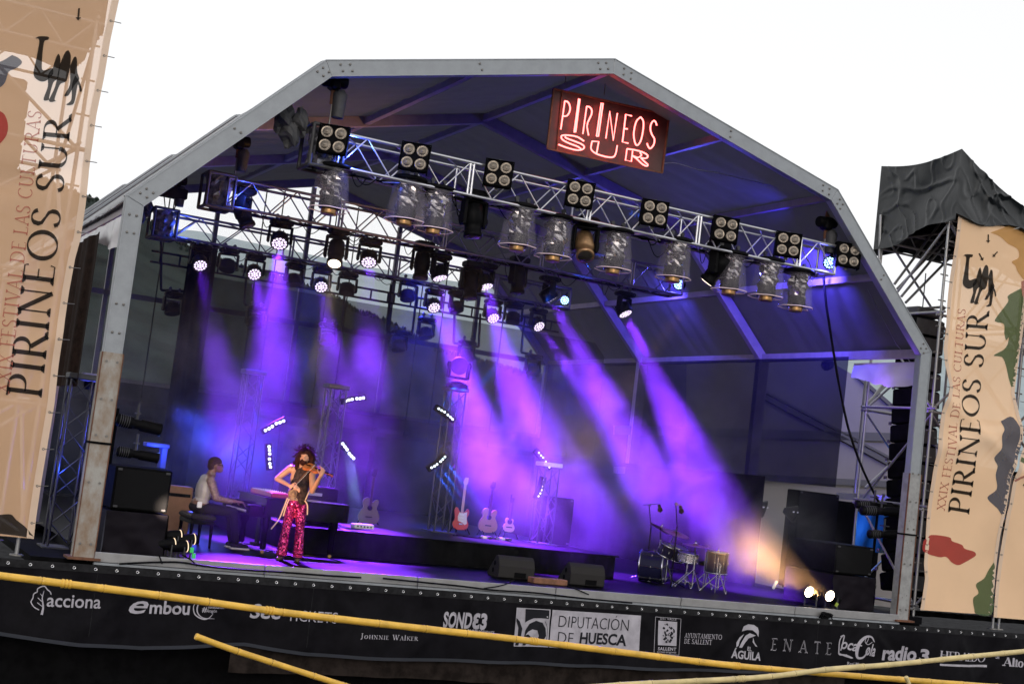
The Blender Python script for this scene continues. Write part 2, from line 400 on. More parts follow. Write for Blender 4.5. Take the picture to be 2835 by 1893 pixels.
# eave valances (clear pvc, hanging, crumpled)
def valance(X, y0, y1, z, h, sx):
    def fn(u, v):
        y = y0+(y1-y0)*u; return V(X+.05*math.sin(y*5.2)*v+.03*noise.noise(V(y*3, v*2, 1)), y, z-(h+.1*math.sin(y*2.1)+.05*noise.noise(V(y*4, 0, 3)))*v)
    return fn
for X, y0, y1, h in ((7.12, .2, 1.95, .36), (-7.12, .2, 4.5, .34)):
    mb = MB(); mb.grid(valance(X, y0, y1, 4.62, h, 1), 40, 8); mb.build('valance', mat('crumpled_white_pvc', (.6, .58, .62), .25, bump=.4, bs=5, spec=.8), tent, recalc=False)
# back gable: posts, rails, seams
M_gpost = mat('gable_post_grey', (.10, .10, .115), .5, .4)
YB = 14.1
def roofz(x): 
    a = abs(x); return 8.3-(8.3-7.12)*a/4.72 if a < 4.72 else 7.12-(7.12-4.7)*(a-4.72)/2.48
for x in (-4.74, -2.41, -.1, 2.31, 4.74): mb = MB(); mb.bar((x, YB, 0), (x, YB, roofz(x)-.1), .1, .1, V(0, 1, 0)); mb.build('gable_post', M_gpost, tent)
for z in (4.77, 2.78, 2.3): mb = MB(); mb.bar((-7.1, YB-.01, z), (7.1, YB-.01, z), .08, .12); mb.build('gable_rail', M_gpost, tent)
for x in (-5.9, -3.6, -1.3, -.85, .55, 1.1, 3.1, 3.75, 5.5): mb = MB(); mb.tube((x, YB-.07, 2.3), (x, YB-.07, roofz(x)-.12), .016, 5); mb.build('wall_seam', M_blackm, tent)
# clear gable sheet, faintly tinted
mb = MB(); P = [V(p[0], YB+.07, p[1]) for p in INN]; mb.add(P, [tuple(range(7))]); mb.build('clear_gable_sheet', cloth('tinted_clear_sheet', (.2, .18, .16), .93), tent, recalc=False)

# back scrim on the ladder truss, navy side curtain, black drop
def wavy(ax, c, a0, a1, z0, z1, amp, fr, nz=10, nx=120, slope=0):
    def fn(u, v):
        t = a0+(a1-a0)*u; w = amp*(math.sin(t*fr)+.5*math.sin(t*fr*2.3+1))*(1-.5*v)
        z = z0+(z1-z0)*v
        return V(t, c+w, z) if ax == 'x' else V(c+w, t, z)
    mb = MB(); mb.grid(fn, nx, nz); return mb
o = wavy('x', 11.1, -3.2, 7.0, 2.4, 5.2, .015, 3.1).build('back_scrim', cloth('black_mesh_scrim', (.008, .008, .012), .34), recalc=False)
tag(o, 'wide see-through black mesh scrim hanging across the back of the stage', 'scrim')
o = wavy('x', 12.9, -7.0, 7.1, DZ, 2.72, .05, 4).build('backdrop_curtain', cloth('black_backdrop', (.006, .006, .009), .06), recalc=False)
tag(o, 'low black backdrop curtain behind the instruments at the rear of the stage', 'curtain')
o = wavy('y', 6.95, 1.9, 13.9, 2.22, 4.72, .02, 2.2).build('side_curtain', cloth('navy_mesh_curtain', (.012, .012, .035), .13), recalc=False)
tag(o, 'dark navy mesh curtain hanging from the eave along the right side wall', 'curtain')
o = wavy('x', 10.45, -3.82, -3.22, DZ, 5.75, .05, 14, 10, 30).build('black_drop', M_blackm, recalc=False)
tag(o, 'narrow black fabric drop hanging full height left of the smoke', 'drape')
o = wavy('y', -7.25, 1.3, 4.4, 2.25, 4.45, .04, 5).build('brown_side_curtain', mat('dark_brown_tarp', (.03, .017, .013), .85, var=.3), recalc=False)
tag(o, 'dark brown side curtain between the left banner and the front post', 'curtain')

# ------------------------------------------------------------------ trusses
_um = MB(); _um.tube(V(0, 0, 0), V(0, 0, 1), 1, 7); _u0m = _um.build('unit_tube', M_truss); UNIT = _u0m.data; bpy.data.objects.remove(_u0m)
def rod_(name, a, b, r, parent, m=None): return rod(name, a, b, r, parent, m)
def rod(name, a, b, r, parent, m=None):
    a, b = Vector(a), Vector(b); o = bpy.data.objects.new(name, UNIT if m is None else unit_for(m)); C.objects.link(o); o.parent = parent
    off = V(0, 0, 0); q = parent
    while q is not None: off += q.location; q = q.parent
    d = b-a; o.location = a-off; o.rotation_mode = 'QUATERNION'; o.rotation_quaternion = d.to_track_quat('Z', 'Y'); o.scale = (r, r, d.length); return o
_units = {}
def unit_for(m):
    if m.name not in _units: me = UNIT.copy(); me.materials[0] = m; _units[m.name] = me
    return _units[m.name]
def box_truss(label, x0, x1, y, z, s, step, grp, m=None):
    def rod(a, b, c, r, t_): return rod_(a, b, c, r, t_, m)
    t = thing('lighting_truss', label, 'truss', ((x0+x1)/2, y, z), grp); h = s/2
    for dy in (-h, h):
        for dz in (-h, h): rod('chord', (x0, y+dy, z+dz), (x1, y+dy, z+dz), .027, t)
    n = int(round((x1-x0)/step)); step = (x1-x0)/n
    for i in range(n):
        a, b = x0+i*step, x0+(i+1)*step; up = i % 2
        for dy in (-h, h): rod('brace', (a, y+dy, z+(h if up else -h)), (b, y+dy, z+(-h if up else h)), .013, t)
        rod('brace', (a, y+(-h if up else h), z-h), (b, y+(h if up else -h), z-h), .012, t)
        if i % 2 == 0: rod('brace', (a, y-h, z+h), (b, y+h, z+h), .012, t)
        if i % 5 == 4:
            rod('strut', (b, y-h, z-h), (b, y-h, z+h), .022, t); rod('strut', (b+.06, y-h, z-h), (b+.06, y-h, z+h), .022, t); rod('strut', (b, y+h, z-h), (b, y+h, z+h), .018, t)
    for x in (x0, x1):
        for dy in (-h, h): rod('end_strut', (x, y+dy, z-h), (x, y+dy, z+h), .022, t)
        for dz in (-h, h): rod('end_strut', (x, y-h, z+dz), (x, y+h, z+dz), .022, t)
    cb = MB()      # cables taped along the lower rear chord
    for q in range(3): cb.path([V(x0+(x1-x0)*i/30, y+h-.05-.02*q, z-h+.04-.05*abs(math.sin(i*1.3+q))) for i in range(31)], .01, 4)
    rc = random.Random(int(y*10))
    for q in range(16):
        a = x0+.3+(x1-x0-.6)*rc.random(); w = rc.uniform(.15, .5); d = rc.uniform(.08, .3); yy = y+rc.uniform(-h, h)
        cb.path([V(a+w*k/6, yy, z-h-d*math.sin(PI*k/6)) for k in range(7)], .008, 4)
    o = cb.build('cable_loom', M_blackm, t); return t
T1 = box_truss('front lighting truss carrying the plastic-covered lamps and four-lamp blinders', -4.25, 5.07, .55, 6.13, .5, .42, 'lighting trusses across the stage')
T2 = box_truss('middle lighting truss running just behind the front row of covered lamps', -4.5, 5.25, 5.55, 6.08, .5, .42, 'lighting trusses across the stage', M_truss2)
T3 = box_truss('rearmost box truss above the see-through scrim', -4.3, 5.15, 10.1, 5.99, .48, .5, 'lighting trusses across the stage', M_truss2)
T4 = thing('ladder_truss', 'black flat ladder truss with hanging drop pipes above the scrim', 'truss', (0, 10.9, 5.4))
M_lad = mat('ladder_black', (.02, .02, .024), .6)
for z in (5.51, 5.28): rod('rail', (-4.5, 10.9, z), (5.5, 10.9, z), .026, T4, M_lad)
x = -4.3
while x < 5.4:
    rod('rung', (x, 10.9, 5.28), (x, 10.9, 5.51), .022, T4, M_lad); x += .42 if int(x*10) % 3 else .16
def at4(x, y): return aty(x, y, 10.88)
for pts in (((446, 665), (446, 803), (513, 806)), ((682, 768), (676, 841), (703, 850)), ((954, 820), (946, 900)), ((1083, 788), (1070, 918), (1141, 925), (1156, 795)), ((1259, 850), (1256, 949), (1290, 955)), ((1330, 868), (1325, 960), (1290, 955)), ((1449, 906), (1443, 975), (1501, 987))):
    w = [at4(*q) for q in pts]
    for a, b in zip(w, w[1:]): rod('drop_pipe', a, b, .03, T4, M_lad)
# chain hoists and steel hangers above the truss ends
def hoist(label, x, y, ztop, zbot, grp='chain hoists over the trusses'):
    t = thing('chain_hoist', label, 'hoist', (x, y, zbot), grp)
    h = zbot
    mb = MB(); mb.bbox((x, y, h+.62), (.16, .22, .2), .03); mb.lathe([(.085, -.19), (.1, -.17), (.1, .17), (.085, .19)], (x, y, h+.66), (1, 0, .1), 14); mb.build('motor', M_black, t)
    mb = MB(); mb.lathe([(.09, .0), (.11, .35), (.06, .42)], (x+.1, y-.03, h+.12), (0, 0, 1), 12); mb.build('chain_bag', M_dgrey, t)
    mb = MB(); mb.tube((x, y, h), (x, y, h+.55), .014, 6); mb.tube((x, y, h+.75), (x, y, ztop-.5), .014, 6); mb.build('chain', M_screw, t)
    mb = MB(); mb.box((x, y, ztop-.28), (.07, .03, .52)); mb.box((x+.05, y+.03, ztop-.3), (.05, .03, .5)); mb.build('hanger_bar', M_rustb, t)
    return t
hoist('chain hoist on a rusty hanger at the upper left of the front frame', -4.38, .5, 7.35, 6.5)
hoist('chain hoist in the blue-lit upper right corner of the tent', 4.95, .5, 7.05, 6.15)
hoist('chain hoist over the left end of the middle truss', -4.35, 5.55, 7.3, 6.4)
hoist('dark chain hoist over the left end of the rearmost truss', -4.35, 10.1, 7.3, 6.3)
def motor_box(label, x, y, z):
    t = thing('motor_box', label, 'control box', (x, y, z)); mb = MB(); mb.bbox((x, y, z), (.6, .3, .2), .01); mb.build('case', M_blackm, t)
    mb = MB(); 
    for dx in (-.15, .15): mb.tube((x+dx, y, z-.1), (x+dx*.6, y, z-.35), .012, 5)
    mb.path([V(x-.1, y, z+.1), V(x-.05, y, z+.25), V(x+.1, y, z+.12)], .01, 5); mb.build('lead', M_blackm, t)
p = aty(476, 534, 10.1); motor_box('flat dark box hanging just under the roof line at upper left', p.x, p.y, p.z)

# ------------------------------------------------------------------ lighting fixtures
def proto_parts():
    D = {}
    def reg(key, mb, m):
        o = mb.build(key, m); D[key] = o.data; bpy.data.objects.remove(o)
    # LED wash head (origin: centre of the head, hanging from above)
    mb = MB(); mb.bbox((0, 0, .31), (.33, .25, .10), .025); mb.lathe([(.03, 0), (.12, .01), (.12, .05), (.03, .06)], (0, 0, .235), n=14)
    for dx in (-.16, .16): mb.lathe([(.045, -.1), (.055, -.06), (.055, .06), (.045, .1)], (dx, 0, .31), (0, 1, 0), 10)
    reg('w_base', mb, M_black)
    mb = MB()
    for dx in (-.1, .1): mb.box((dx, 0, .385), (.04, .05, .06)); mb.lathe([(.035, -.02), (.035, .02)], (dx, 0, .43), (0, 1, 0), 10)
    reg('w_clamp', mb, M_dgrey)
    mb = MB(); mb.bbox((0, 0, .235), (.40, .1, .045), .015)
    for sx in (-1, 1): mb.bbox((sx*.2, 0, .09), (.045, .13, .32), .018); mb.lathe([(.06, -.015), (.06, .03)], (sx*.2, 0, 0), (sx, 0, 0), 14)
    reg('w_yoke', mb, M_black)
    mb = MB(); mb.lathe([(.05, .13), (.12, .12), (.155, .07), (.165, -.03), (.170, -.10), (.158, -.115)], n=24); mb.lathe([(.158, -.113), (.158, -.108), (.0, -.105)], n=24, close=False)
    for i in range(10): a = 2*PI*i/10; mb.box((.15*math.cos(a), .15*math.sin(a), .05), (.03, .012, .1), Matrix.Rotation(a, 3, 'Z'))
    reg('w_head', mb, M_black)
    mb = MB()
    cells = [(0, 0)]+[(.055*math.cos(a), .055*math.sin(a)) for a in [2*PI*i/6+.2 for i in range(6)]]+[(.112*math.cos(a), .112*math.sin(a)) for a in [2*PI*i/12 for i in range(12)]]
    for cx, cz in cells: mb.lathe([(.0, -.125), (.018, -.124), (.0255, -.118), (.0255, -.11)], (cx, cz, 0), n=9, close=False)
    D['led_cells'] = mb
    mb = MB(); mb.lathe([(.152, -.106), (.146, -.113), (0, -.114)], n=24, close=False); reg('w_lens_off', mb, mat('dark_lens', (.02, .02, .03), .08, coat=1))
    # spot / profile head (long barrel)
    mb = MB(); mb.bbox((0, 0, .40), (.36, .28, .13), .03); mb.lathe([(.05, 0), (.13, .02), (.13, .05)], (0, 0, .30), n=14); reg('s_base', mb, M_black)
    mb = MB(); mb.bbox((0, 0, .29), (.42, .14, .06), .02)
    for sx in (-1, 1): mb.bbox((sx*.19, 0, .10), (.06, .17, .42), .025); mb.lathe([(.075, -.02), (.075, .03)], (sx*.2, 0, 0), (sx, 0, 0), 14)
    reg('s_yoke', mb, M_black)
    barrel = [(.08, .26), (.14, .24), (.155, .10), (.155, -.06), (.135, -.08), (.13, -.20), (.148, -.21), (.148, -.27), (.125, -.275)]
    mb = MB(); mb.lathe(barrel, n=22); reg('s_head', mb, M_black)
    mb = MB(); mb.lathe(barrel, n=22); reg('s_head_tan', mb, mat('bronze_head_shell', (.34, .20, .10), .35, .6, var=.2, vs=20))
    mb = MB(); mb.lathe([(.122, -.272), (.1, -.285), (0, -.295)], n=20, close=False); D['lens_mb'] = mb; reg('s_lens', mb, mat('glass_lens', (.04, .035, .03), .05, coat=1))
    # plastic rain cover with its lid ring
    mb = MB(); mb.lathe([(.02, .36), (.2, .35), (.27, .33), (.285, .30), (.27, .27), (.235, .27)], n=28); reg('c_lid', mb, M_black)
    mb = MB()
    def cov(u, v):
        a = 2*PI*u; r = (.232+.06*v+.012*math.sin(a*7+v*4)*v+.01*math.sin(a*3+1)) ; return V(r*math.cos(a), r*math.sin(a), .27-.60*v)
    mb.grid(cov, 48, 12); reg('c_cover', mb, clear('rain_cover_plastic', (.62, .55, .66), .10, .11))
    mb = MB()
    P = [V(.297*math.cos(2*PI*i/36)+.012*math.sin(2*PI*i/36*7+4)*math.cos(2*PI*i/36), (.297+.012*math.sin(2*PI*i/36*7+4))*math.sin(2*PI*i/36), -.33) for i in range(34)]
    mb.path(P, .009, 5); reg('c_rim', mb, mat('cover_rim', (.95, .72, .76), .3))
    mb = MB(); rnd = random.Random(3)
    def foil(u, v):
        a = 2*PI*u; n = noise.noise(V(math.cos(a)*2.2, math.sin(a)*2.2, v*3.5))
        n2 = abs(noise.noise(V(math.cos(a)*5, math.sin(a)*5, v*7+9)))
        r = .135+.07*n+.07*n2; return V(r*math.cos(a), r*math.sin(a), .25-.42*v)
    mb.grid(foil, 17, 9, smooth=False); reg('c_foil', mb, mat('crumpled_foil', (.07, .065, .075), .14, .9, col2=(.50, .46, .46), vs=8))
    mb = MB(); mb.lathe([(.15, -.14), (.16, -.2), (.165, -.30), (.15, -.32), (.13, -.325)], n=22); reg('c_head', mb, M_blacks)
    mb = MB(); mb.lathe([(.105, -.31), (.125, -.325), (.118, -.345), (.124, -.36), (.116, -.38), (.12, -.40), (.105, -.405)], n=22); reg('c_ring', mb, mat('bronze_lens_ring', (.42, .24, .10), .3, .8))
    # four lamp blinder
    mb = MB(); mb.bbox((0, 0, 0), (.42, .10, .42), .02)
    for dx in (-.215, .215): mb.box((dx, .02, 0), (.012, .14, .44))
    mb.box((0, -.055, .205), (.42, .03, .012)); reg('b_body', mb, M_blackm)
    mb = MB(); mb.tube((0, .05, .1), (0, .3, .12), .02, 6); mb.box((0, .05, 0), (.06, .02, .5)); reg('b_bracket', mb, M_dgrey)
    mb = MB(); mb.lathe([(.086, -.004), (.088, .010), (.080, .014), (.072, .006), (.055, .016), (.03, .024), (.0, .027)], (0, 0, 0), (0, -1, 0), 20, close=False); reg('b_lamp', mb, mat('blinder_reflector', (.10, .082, .066), .25, .6, col2=(.20, .17, .14), vs=30))
    mb = MB(); mb.lathe([(.022, .020), (.020, .030), (.010, .036), (0, .037)], (0, 0, 0), (0, -1, 0), 12, close=False); reg('b_bulb', mb, mat('bulb_glass', (.25, .2, .15), .1, coat=1))
    return D
PR = proto_parts()
M_led = {'purple': emit('led_lilac_white', (.90, .74, 1.0), 1.5), 'blue': emit('led_blue_white', (.35, .62, 1.0), 3.5), 'warm': emit('lamp_warm_white', (1, .80, .58), 4), 'white': emit('led_white', (.80, .92, 1.0), 4)}
LEDM = {}
for k in M_led: o = PR['led_cells'].build('led_array', M_led[k]); LEDM[k] = o.data; bpy.data.objects.remove(o)
LENSM = {}
o = PR['lens_mb'].build('lens', M_led['warm']); LENSM['warm'] = o.data; bpy.data.objects.remove(o)
def part(name, me, parent, loc=(0, 0, 0), q=None):
    o = bpy.data.objects.new(name, me); C.objects.link(o); o.parent = parent; o.location = loc
    if q is not None: o.rotation_mode = 'QUATERNION'; o.rotation_quaternion = q
    return o
def aimq(d):
    d = Vector(d).normalized(); pan = math.atan2(d.x, -d.y); tilt = math.atan2(math.hypot(d.x, d.y), -d.z)
    qp = Quaternion((0, 0, 1), pan); return qp, qp @ Quaternion((1, 0, 0), -tilt)
PURP = (.20, .026, 1.0)
def wash(px, py, Y, target, label, lit='purple', power=0, col=PURP, size=15, grp='LED wash moving heads on the trusses', up=False):
    c = aty(px, py, Y); t = thing('wash_light', label, 'stage light', c, grp)
    d = (Vector(target)-c).normalized(); qp, qh = aimq(d)
    if up: t.scale = (1, 1, -1)
    part('base', PR['w_base'], t, q=Quaternion((0, 0, 1), .0)); part('clamp', PR['w_clamp'], t)
    part('yoke', PR['w_yoke'], t, q=qp); h = part('head', PR['w_head'], t, q=qh)
    if lit: part('led_array', LEDM[lit], h)
    else: part('lens', PR['w_lens_off'], h)
    if power: lamp('SPOT', c+d*.17, target, power, col, size, .75, .10)
    return t
def spot(px, py, Y, target, label, lit=None, tan=False, power=0, col=(1, .7, .42), size=12, grp='long-barrelled moving heads on the trusses'):
    c = aty(px, py, Y); t = thing('moving_head_spot', label, 'stage light', c, grp)
    d = (Vector(target)-c).normalized(); qp, qh = aimq(d)
    part('base', PR['s_base'], t); part('yoke', PR['s_yoke'], t, q=qp)
    h = part('head', PR['s_head_tan' if tan else 's_head'], t, q=qh); part('lens', LENSM['warm'] if lit else PR['s_lens'], h)
    if power: lamp('SPOT', c+d*.33, target, power, col, size, .7, .08)
    return t
def fl(x, y): return atz(x, y, DZ)
KP = 84000
# middle truss wash lights
for i, (x, y, tx, ty, pw) in enumerate([(774, 664, 730, 1560, 1.0), (1021, 715, 1010, 1570, .8), (1215, 755, 1400, 1570, 1.1), (1342, 780, 1560, 1590, 1.0), (1518, 815, 1950, 1600, 1.3), (1726, 856, 2090, 1640, 1.2)]):
    wash(x, y, 5.45, fl(tx, ty), f'lit lilac LED wash light hanging {ORD[i]} from the left on the middle truss', 'purple', KP*pw, size=19)
for i, (x, y, tx, ty, pw) in enumerate([(553, 726, 700, 1500, .55), (703, 752, 860, 1530, .6), (888, 787, 1010, 1540, .9), (1199, 844, 1480, 1575, 1.1), (1362, 873, 1700, 1590, 1.1), (1487, 896, 2010, 1620, 1.1)]):
    wash(x, y, 10.0, fl(tx, ty), f'lit lilac LED wash light hanging {ORD[i]} from the left on the rearmost truss', 'purple', KP*pw, size=14)
def dn(x, y, Y, s=0): c = aty(x, y, Y); return c+V(s, -.6, -2)
for i, (x, y) in enumerate([(630, 735), (812, 775), (960, 800), (1128, 818), (1262, 850), (1420, 880)]):
    wash(x, y, 10.0, dn(x, y, 10.0, (-.3, .2, -.1, 0, .3, -.2)[i]), f'unlit black wash light hanging {ORD[i]} from the left on the rearmost truss', None)
for i, (x, y) in enumerate([(477, 855), (705, 893), (905, 938), (1103, 958), (1178, 922), (1290, 985), (1474, 1022)]):
    wash(x, y, 10.85, dn(x, y, 10.85, .1), f'unlit wash light at the foot of the drop pipes, {ORD[i]} from the left', None, grp='unlit heads hanging low on the drop pipes')
# middle-truss long heads
spot(672, 590, 5.55, aty(672, 590, 5.55)+V(.9, -.6, -2), 'unlit long head tilted right near the left end of the middle truss')
spot(930, 700, 5.45, aty(845, 1300, 2.9), 'big dark head with a glowing warm oval lens on the middle truss', 'warm', power=11000, size=13, col=(1, .72, .42))
spot(1168, 735, 5.6, aty(1168, 735, 5.6)+V(-.2, -.5, -2), 'unlit dark head beside the third lit wash light of the middle truss')
spot(1302, 790, 5.4, aty(1302, 790, 5.4)+V(.0, -.5, -2), 'large unlit head with a pale round lens in the middle of the middle truss')
spot(1433, 775, 5.6, aty(1433, 775, 5.6)+V(.1, -.2, -2), 'very dark unlit head between two lit wash lights on the middle truss')
# front truss long heads
spot(1310, 610, .55, aty(1310, 610, .55)+V(.05, -.3, -2), 'uncovered dark head on the front truss left of centre')
spot(1618, 680, .55, aty(1618, 680, .55)+V(-.35, -1.0, -1.2), 'uncovered bronze-coloured head pointing at the audience on the front truss', tan=True)
spot(1985, 745, .55, aty(1790, 990, 1.5), 'uncovered head tilted down-left on the front truss throwing a warm beam', 'warm', power=9000, size=13, col=(1, .55, .33))
# front truss covered heads
for i, (x, y, a) in enumerate([(919, 520, .2), (1126, 552, 1.4), (1206, 578, 2.6), (1438, 626, .6), (1537, 655, 1.9), (1703, 692, 3.0), (1868, 716, .9), (2023, 752, 2.2), (2125, 770, 1.1), (2208, 800, .1)]):
    c = aty(x, y, .5); t = thing('covered_moving_head', f'moving head wrapped in foil and clear plastic, {ORD[i]} from the left on front truss', 'stage light', c, 'plastic-covered moving heads on the front truss')
    q = Quaternion((0, 0, 1), a)
    lid = part('lid', PR['c_lid'], t, q=q); cv = part('plastic_cover', PR['c_cover'], t, q=q); part('rim', PR['c_rim'], cv)
    part('foil', PR['c_foil'], t, q=q); h = part('head', PR['c_head'], t, q=q); part('lens_ring', PR['c_ring'], h); part('clamp', PR['w_clamp'], t, (0, 0, .0))
# blinders
for i, (x, y, rz) in enumerate([(922, 389, .42), (1148, 437, .42), (1380, 483, .4), (1605, 540, .42), (1811, 592, .38), (2007, 637, .35), (2181, 679, .5), (2347, 708, .35)]):
    c = aty(x, y, .16); t = thing('blinder_light', f'unlit four-lamp blinder, {ORD[i]} from the left along the front truss', 'blinder', c, 'four-lamp blinders along the front truss', -rz)
    t.rotation_euler = (math.radians(-4), math.radians((6, 8, 5, 9, 6, 9, 7, 9)[i]*.3), -rz)
    part('body', PR['b_body'], t); part('bracket', PR['b_bracket'], t)
    for dx in (-.1, .1):
        for dz in (-.1, .1): l = part('lamp', PR['b_lamp'], t, (dx, -.052, dz)); part('bulb', PR['b_bulb'], l)
# blue LED pars inside the truss corners, with corner wraps
def blue_par(x, y, Y, target, label, power, visible=True, size=60, col=(.10, .10, 1.0)):
    c = aty(x, y, Y); t = thing('par_light', label, 'stage light', c, 'small blue LED pars at the truss ends'); d = (Vector(target)-c).normalized(); qp, qh = aimq(d)
    h = part('can', PR['w_head'], t, q=qh); h.scale = (.75, .75, 1)
    a = part('led_array', LEDM['blue'], h)
    mb = MB(); mb.bar(c+V(0, 0, .12), c+V(0, 0, .22), .04, .04); mb.build('clamp', M_dgrey, t)
    lamp('SPOT', c+d*.15, target, power, col, size, .9, .12)
blue_par(2300, 727, .5, aty(2150, 760, -2.5), 'bright blue LED par glowing in the right end of the front truss', 200, size=140)
blue_par(1882, 788, 5.55, aty(1750, 760, 2), 'blue LED par glowing in the right end of the middle truss', 400, size=110)
blue_par(1566, 832, 10.1, aty(1420, 800, 6), 'blue LED par glowing in the right end of the rearmost truss', 200, size=110)
blue_par(2290, 1010, 5.5, aty(2400, 950, 6.8), 'small added blue fill par up under the right eave', 1500, size=120)  # added fill lamp for blue under the eave
lamp('SPOT', V(5.0, .95, 6.0), V(6.0, 2.0, 5.9), 1300, (.09, .06, 1), 110, 1, .12)  # three added blue spots washing the roof lining, no fixtures built
lamp('SPOT', V(4.6, 1.0, 6.5), V(3.2, 3.4, 7.8), 160, (.05, .04, 1), 110, 1, .12)
lamp('SPOT', V(5.2, 5.9, 5.9), V(6.2, 7.2, 5.6), 500, (.08, .06, 1), 110, 1, .15)
for k_, (a_, b_) in enumerate(((V(-2, 6.8, 5.9), V(-3.5, 6.5, 0)), (V(0, 6.8, 5.9), V(-.6, 6.5, 0)), (V(2, 11.4, 5.9), V(2.2, 6.5, 0)), (V(4, 11.4, 5.9), V(4.4, 4.5, 0)))): lamp('SPOT', a_, b_, (9000, 6000, 9000, 12000)[k_], (.015, .02, 1), 40, 1, .2)  # added deep blue fill that tints the haze, no fixtures built
for i, (X, Y, z, lab) in enumerate([(-4.4, .55, 6.13, 'left end of the front truss'), (-4.6, 5.55, 6.08, 'left end of the middle truss'), (-4.5, 10.1, 5.99, 'left end of the rearmost truss')]):
    t = thing('truss_corner', 'crumpled blue-lit plastic wrapped corner block at the '+lab, 'truss corner', (X, Y, z), 'wrapped corner blocks of the trusses')
    mb = MB()
    for dx in (-.26, .22):
        for dy in (-.25, .25): mb.tube((X+dx, Y+dy, z-.3), (X+dx, Y+dy, z+.3), .03, 6)
    for dz in (-.3, .3):
        for dy in (-.25, .25): mb.tube((X-.26, Y+dy, z+dz), (X+.22, Y+dy, z+dz), .03, 6)
        for dx in (-.26, .22): mb.tube((X+dx, Y-.25, z+dz), (X+dx, Y+.25, z+dz), .03, 6)
    mb.build('frame', M_dgrey, t)
    mb = MB()
    def wr(u, v, X=X, Y=Y, z=z):
        a = 2*PI*u; r = .20+.09*noise.noise(V(math.cos(a)*3, math.sin(a)*3, v*5+X))+.05*abs(noise.noise(V(math.cos(a)*7, math.sin(a)*7, v*9+X))); return V(X-.02+r*math.cos(a), Y+r*math.sin(a), z-.28+.56*v)
    mb.grid(wr, 15, 6, smooth=False); mb.build('plastic_wrap', mat('dark_crumpled_wrap', (.03, .03, .035), .22, .3, col2=(.30, .30, .33), vs=7, spec=.6), t, recalc=False)
    lamp('POINT', (X+.42, Y-.35, z-.05), None, (26, 22, 20)[i], (.05, .12, 1.0), radius=.04)
    mb = MB(); 
    for j in range(3):
        cc = V(X-.42-.14*j, Y-.1, z+(.28, .12, .32)[j])
        mb.grid(lambda u, v: cc+V(math.cos(2*PI*u)*math.sin(PI*v)*.15, math.sin(2*PI*u)*math.sin(PI*v)*.12, (math.cos(PI*v)+.35*math.sin(2*PI*u*2))*.17)*(1+.5*noise.noise(V(u*6, v*5, j+X))), 12, 8, smooth=False)
    mb.build('sandbag', M_dgrey, t) if i != 1 else None
# floor towers (upright truss pieces) with LED battens
M_tl = mat('tower_tube', (.07, .07, .09), .3, .85)
def tower(label, x, y, z0, z1, s=.3):
    t = thing('truss_tower', label, 'truss tower', (x, y, z0), 'upright truss towers on the stage'); h = s/2
    for dx in (-h, h):
        for dy in (-h, h): rod('chord', (x+dx, y+dy, z0), (x+dx, y+dy, z1), .018, t, M_tl)
    n = int((z1-z0)/.3); st = (z1-z0)/n
    for i in range(n):
        a, b = z0+i*st, z0+(i+1)*st; k = h if i % 2 else -h
        rod('brace', (x-k, y-h, a), (x+k, y-h, b), .009, t, M_tl); rod('brace', (x-k, y+h, b), (x+k, y+h, a), .009, t, M_tl)
        rod('brace', (x-h, y-k, a), (x-h, y+k, b), .009, t, M_tl); rod('brace', (x+h, y-k, a), (x+h, y+k, b), .009, t, M_tl)
    mb = MB(); mb.box((x, y, z0+.01), (.5, .5, .02)); mb.build('base_plate', M_dgrey, t)
    mb = MB(); mb.bbox((x, y, z1+.05), (.42, .34, .08), .01); mb.build('top_plate', M_white if 'white' in label else M_dgrey, t)
    return t
ZR = DZ+.42
tower('slim upright truss tower on the riser left of centre beside the brightest light bar', -1.9, 5.6, ZR, 2.9)
tower('tall dark truss tower in the middle of the riser with a head on top', .33, 5.2, ZR, 3.15)
tower('upright truss tower right of the guitars with a white top plate', 2.15, 4.5, ZR, 1.95)
tower('dim upright truss tower behind the violinist', -3.2, 6.6, ZR, 3.0)
tower('tall truss tower outside the left post, picked out in blue', aty(200, 1240, 1.7).x, 1.7, -.03, 2.35, .34)
c = V(.30, 5.1, 3.65); t = thing('moving_head_spot', 'unlit round moving head standing on top of the middle truss tower', 'stage light', c, 'long-barrelled moving heads on the trusses')
q = Quaternion((1, 0, 0), PI); part('base', PR['s_base'], t, q=q); part('yoke', PR['w_yoke'], t, q=q); h = part('head', PR['w_head'], t, q=aimq((-.4, -.9, -.1))[1]); part('lens', PR['w_lens_off'], h)
def batten(label, pts, Y, kind, power=0, target=None, col=(.08, .16, 1), size=14, r=.028):
    W3 = [aty(x, y, Y) for x, y in pts]; t = thing('led_batten', label, 'light bar', W3[0], 'LED battens with six glowing dots')
    back = V(.0, .07, 0); mb = MB(); d = (W3[-1]-W3[0]).normalized()*.06; m1 = (W3[2]+W3[3])/2
    mb.bar(W3[0]-d+back, m1+back, .11, .09, V(0, 1, 0)); mb.bar(m1+back, W3[-1]+d+back, .11, .09, V(0, 1, 0)); mb.build('housing', M_black, t)
    r *= .72
    for p in W3: mb = MB(); mb.lathe([(r, 0), (r*.9, .02), (0, .028)], p, (-.4, -.9, 0), 12, close=False); mb.build('led', M_led[kind], t)
    if power:
        for p in (W3[0], W3[2], W3[4]) : lamp('SPOT', p+V(0, -.06, 0), target(p), power, col, size, .5, .02)
batten('tilted LED batten of six bright dots above and left of the violinist', [(735, 1191), (745, 1186), (754, 1180), (765, 1172), (775, 1169), (785, 1165)], 6.3, 'white', r=.038)
batten('nearly level LED batten of six dots high left of the middle tower', [(957, 1110), (966, 1107), (975, 1105), (988, 1103), (997, 1103), (1006, 1101)], 5.5, 'white', r=.036)
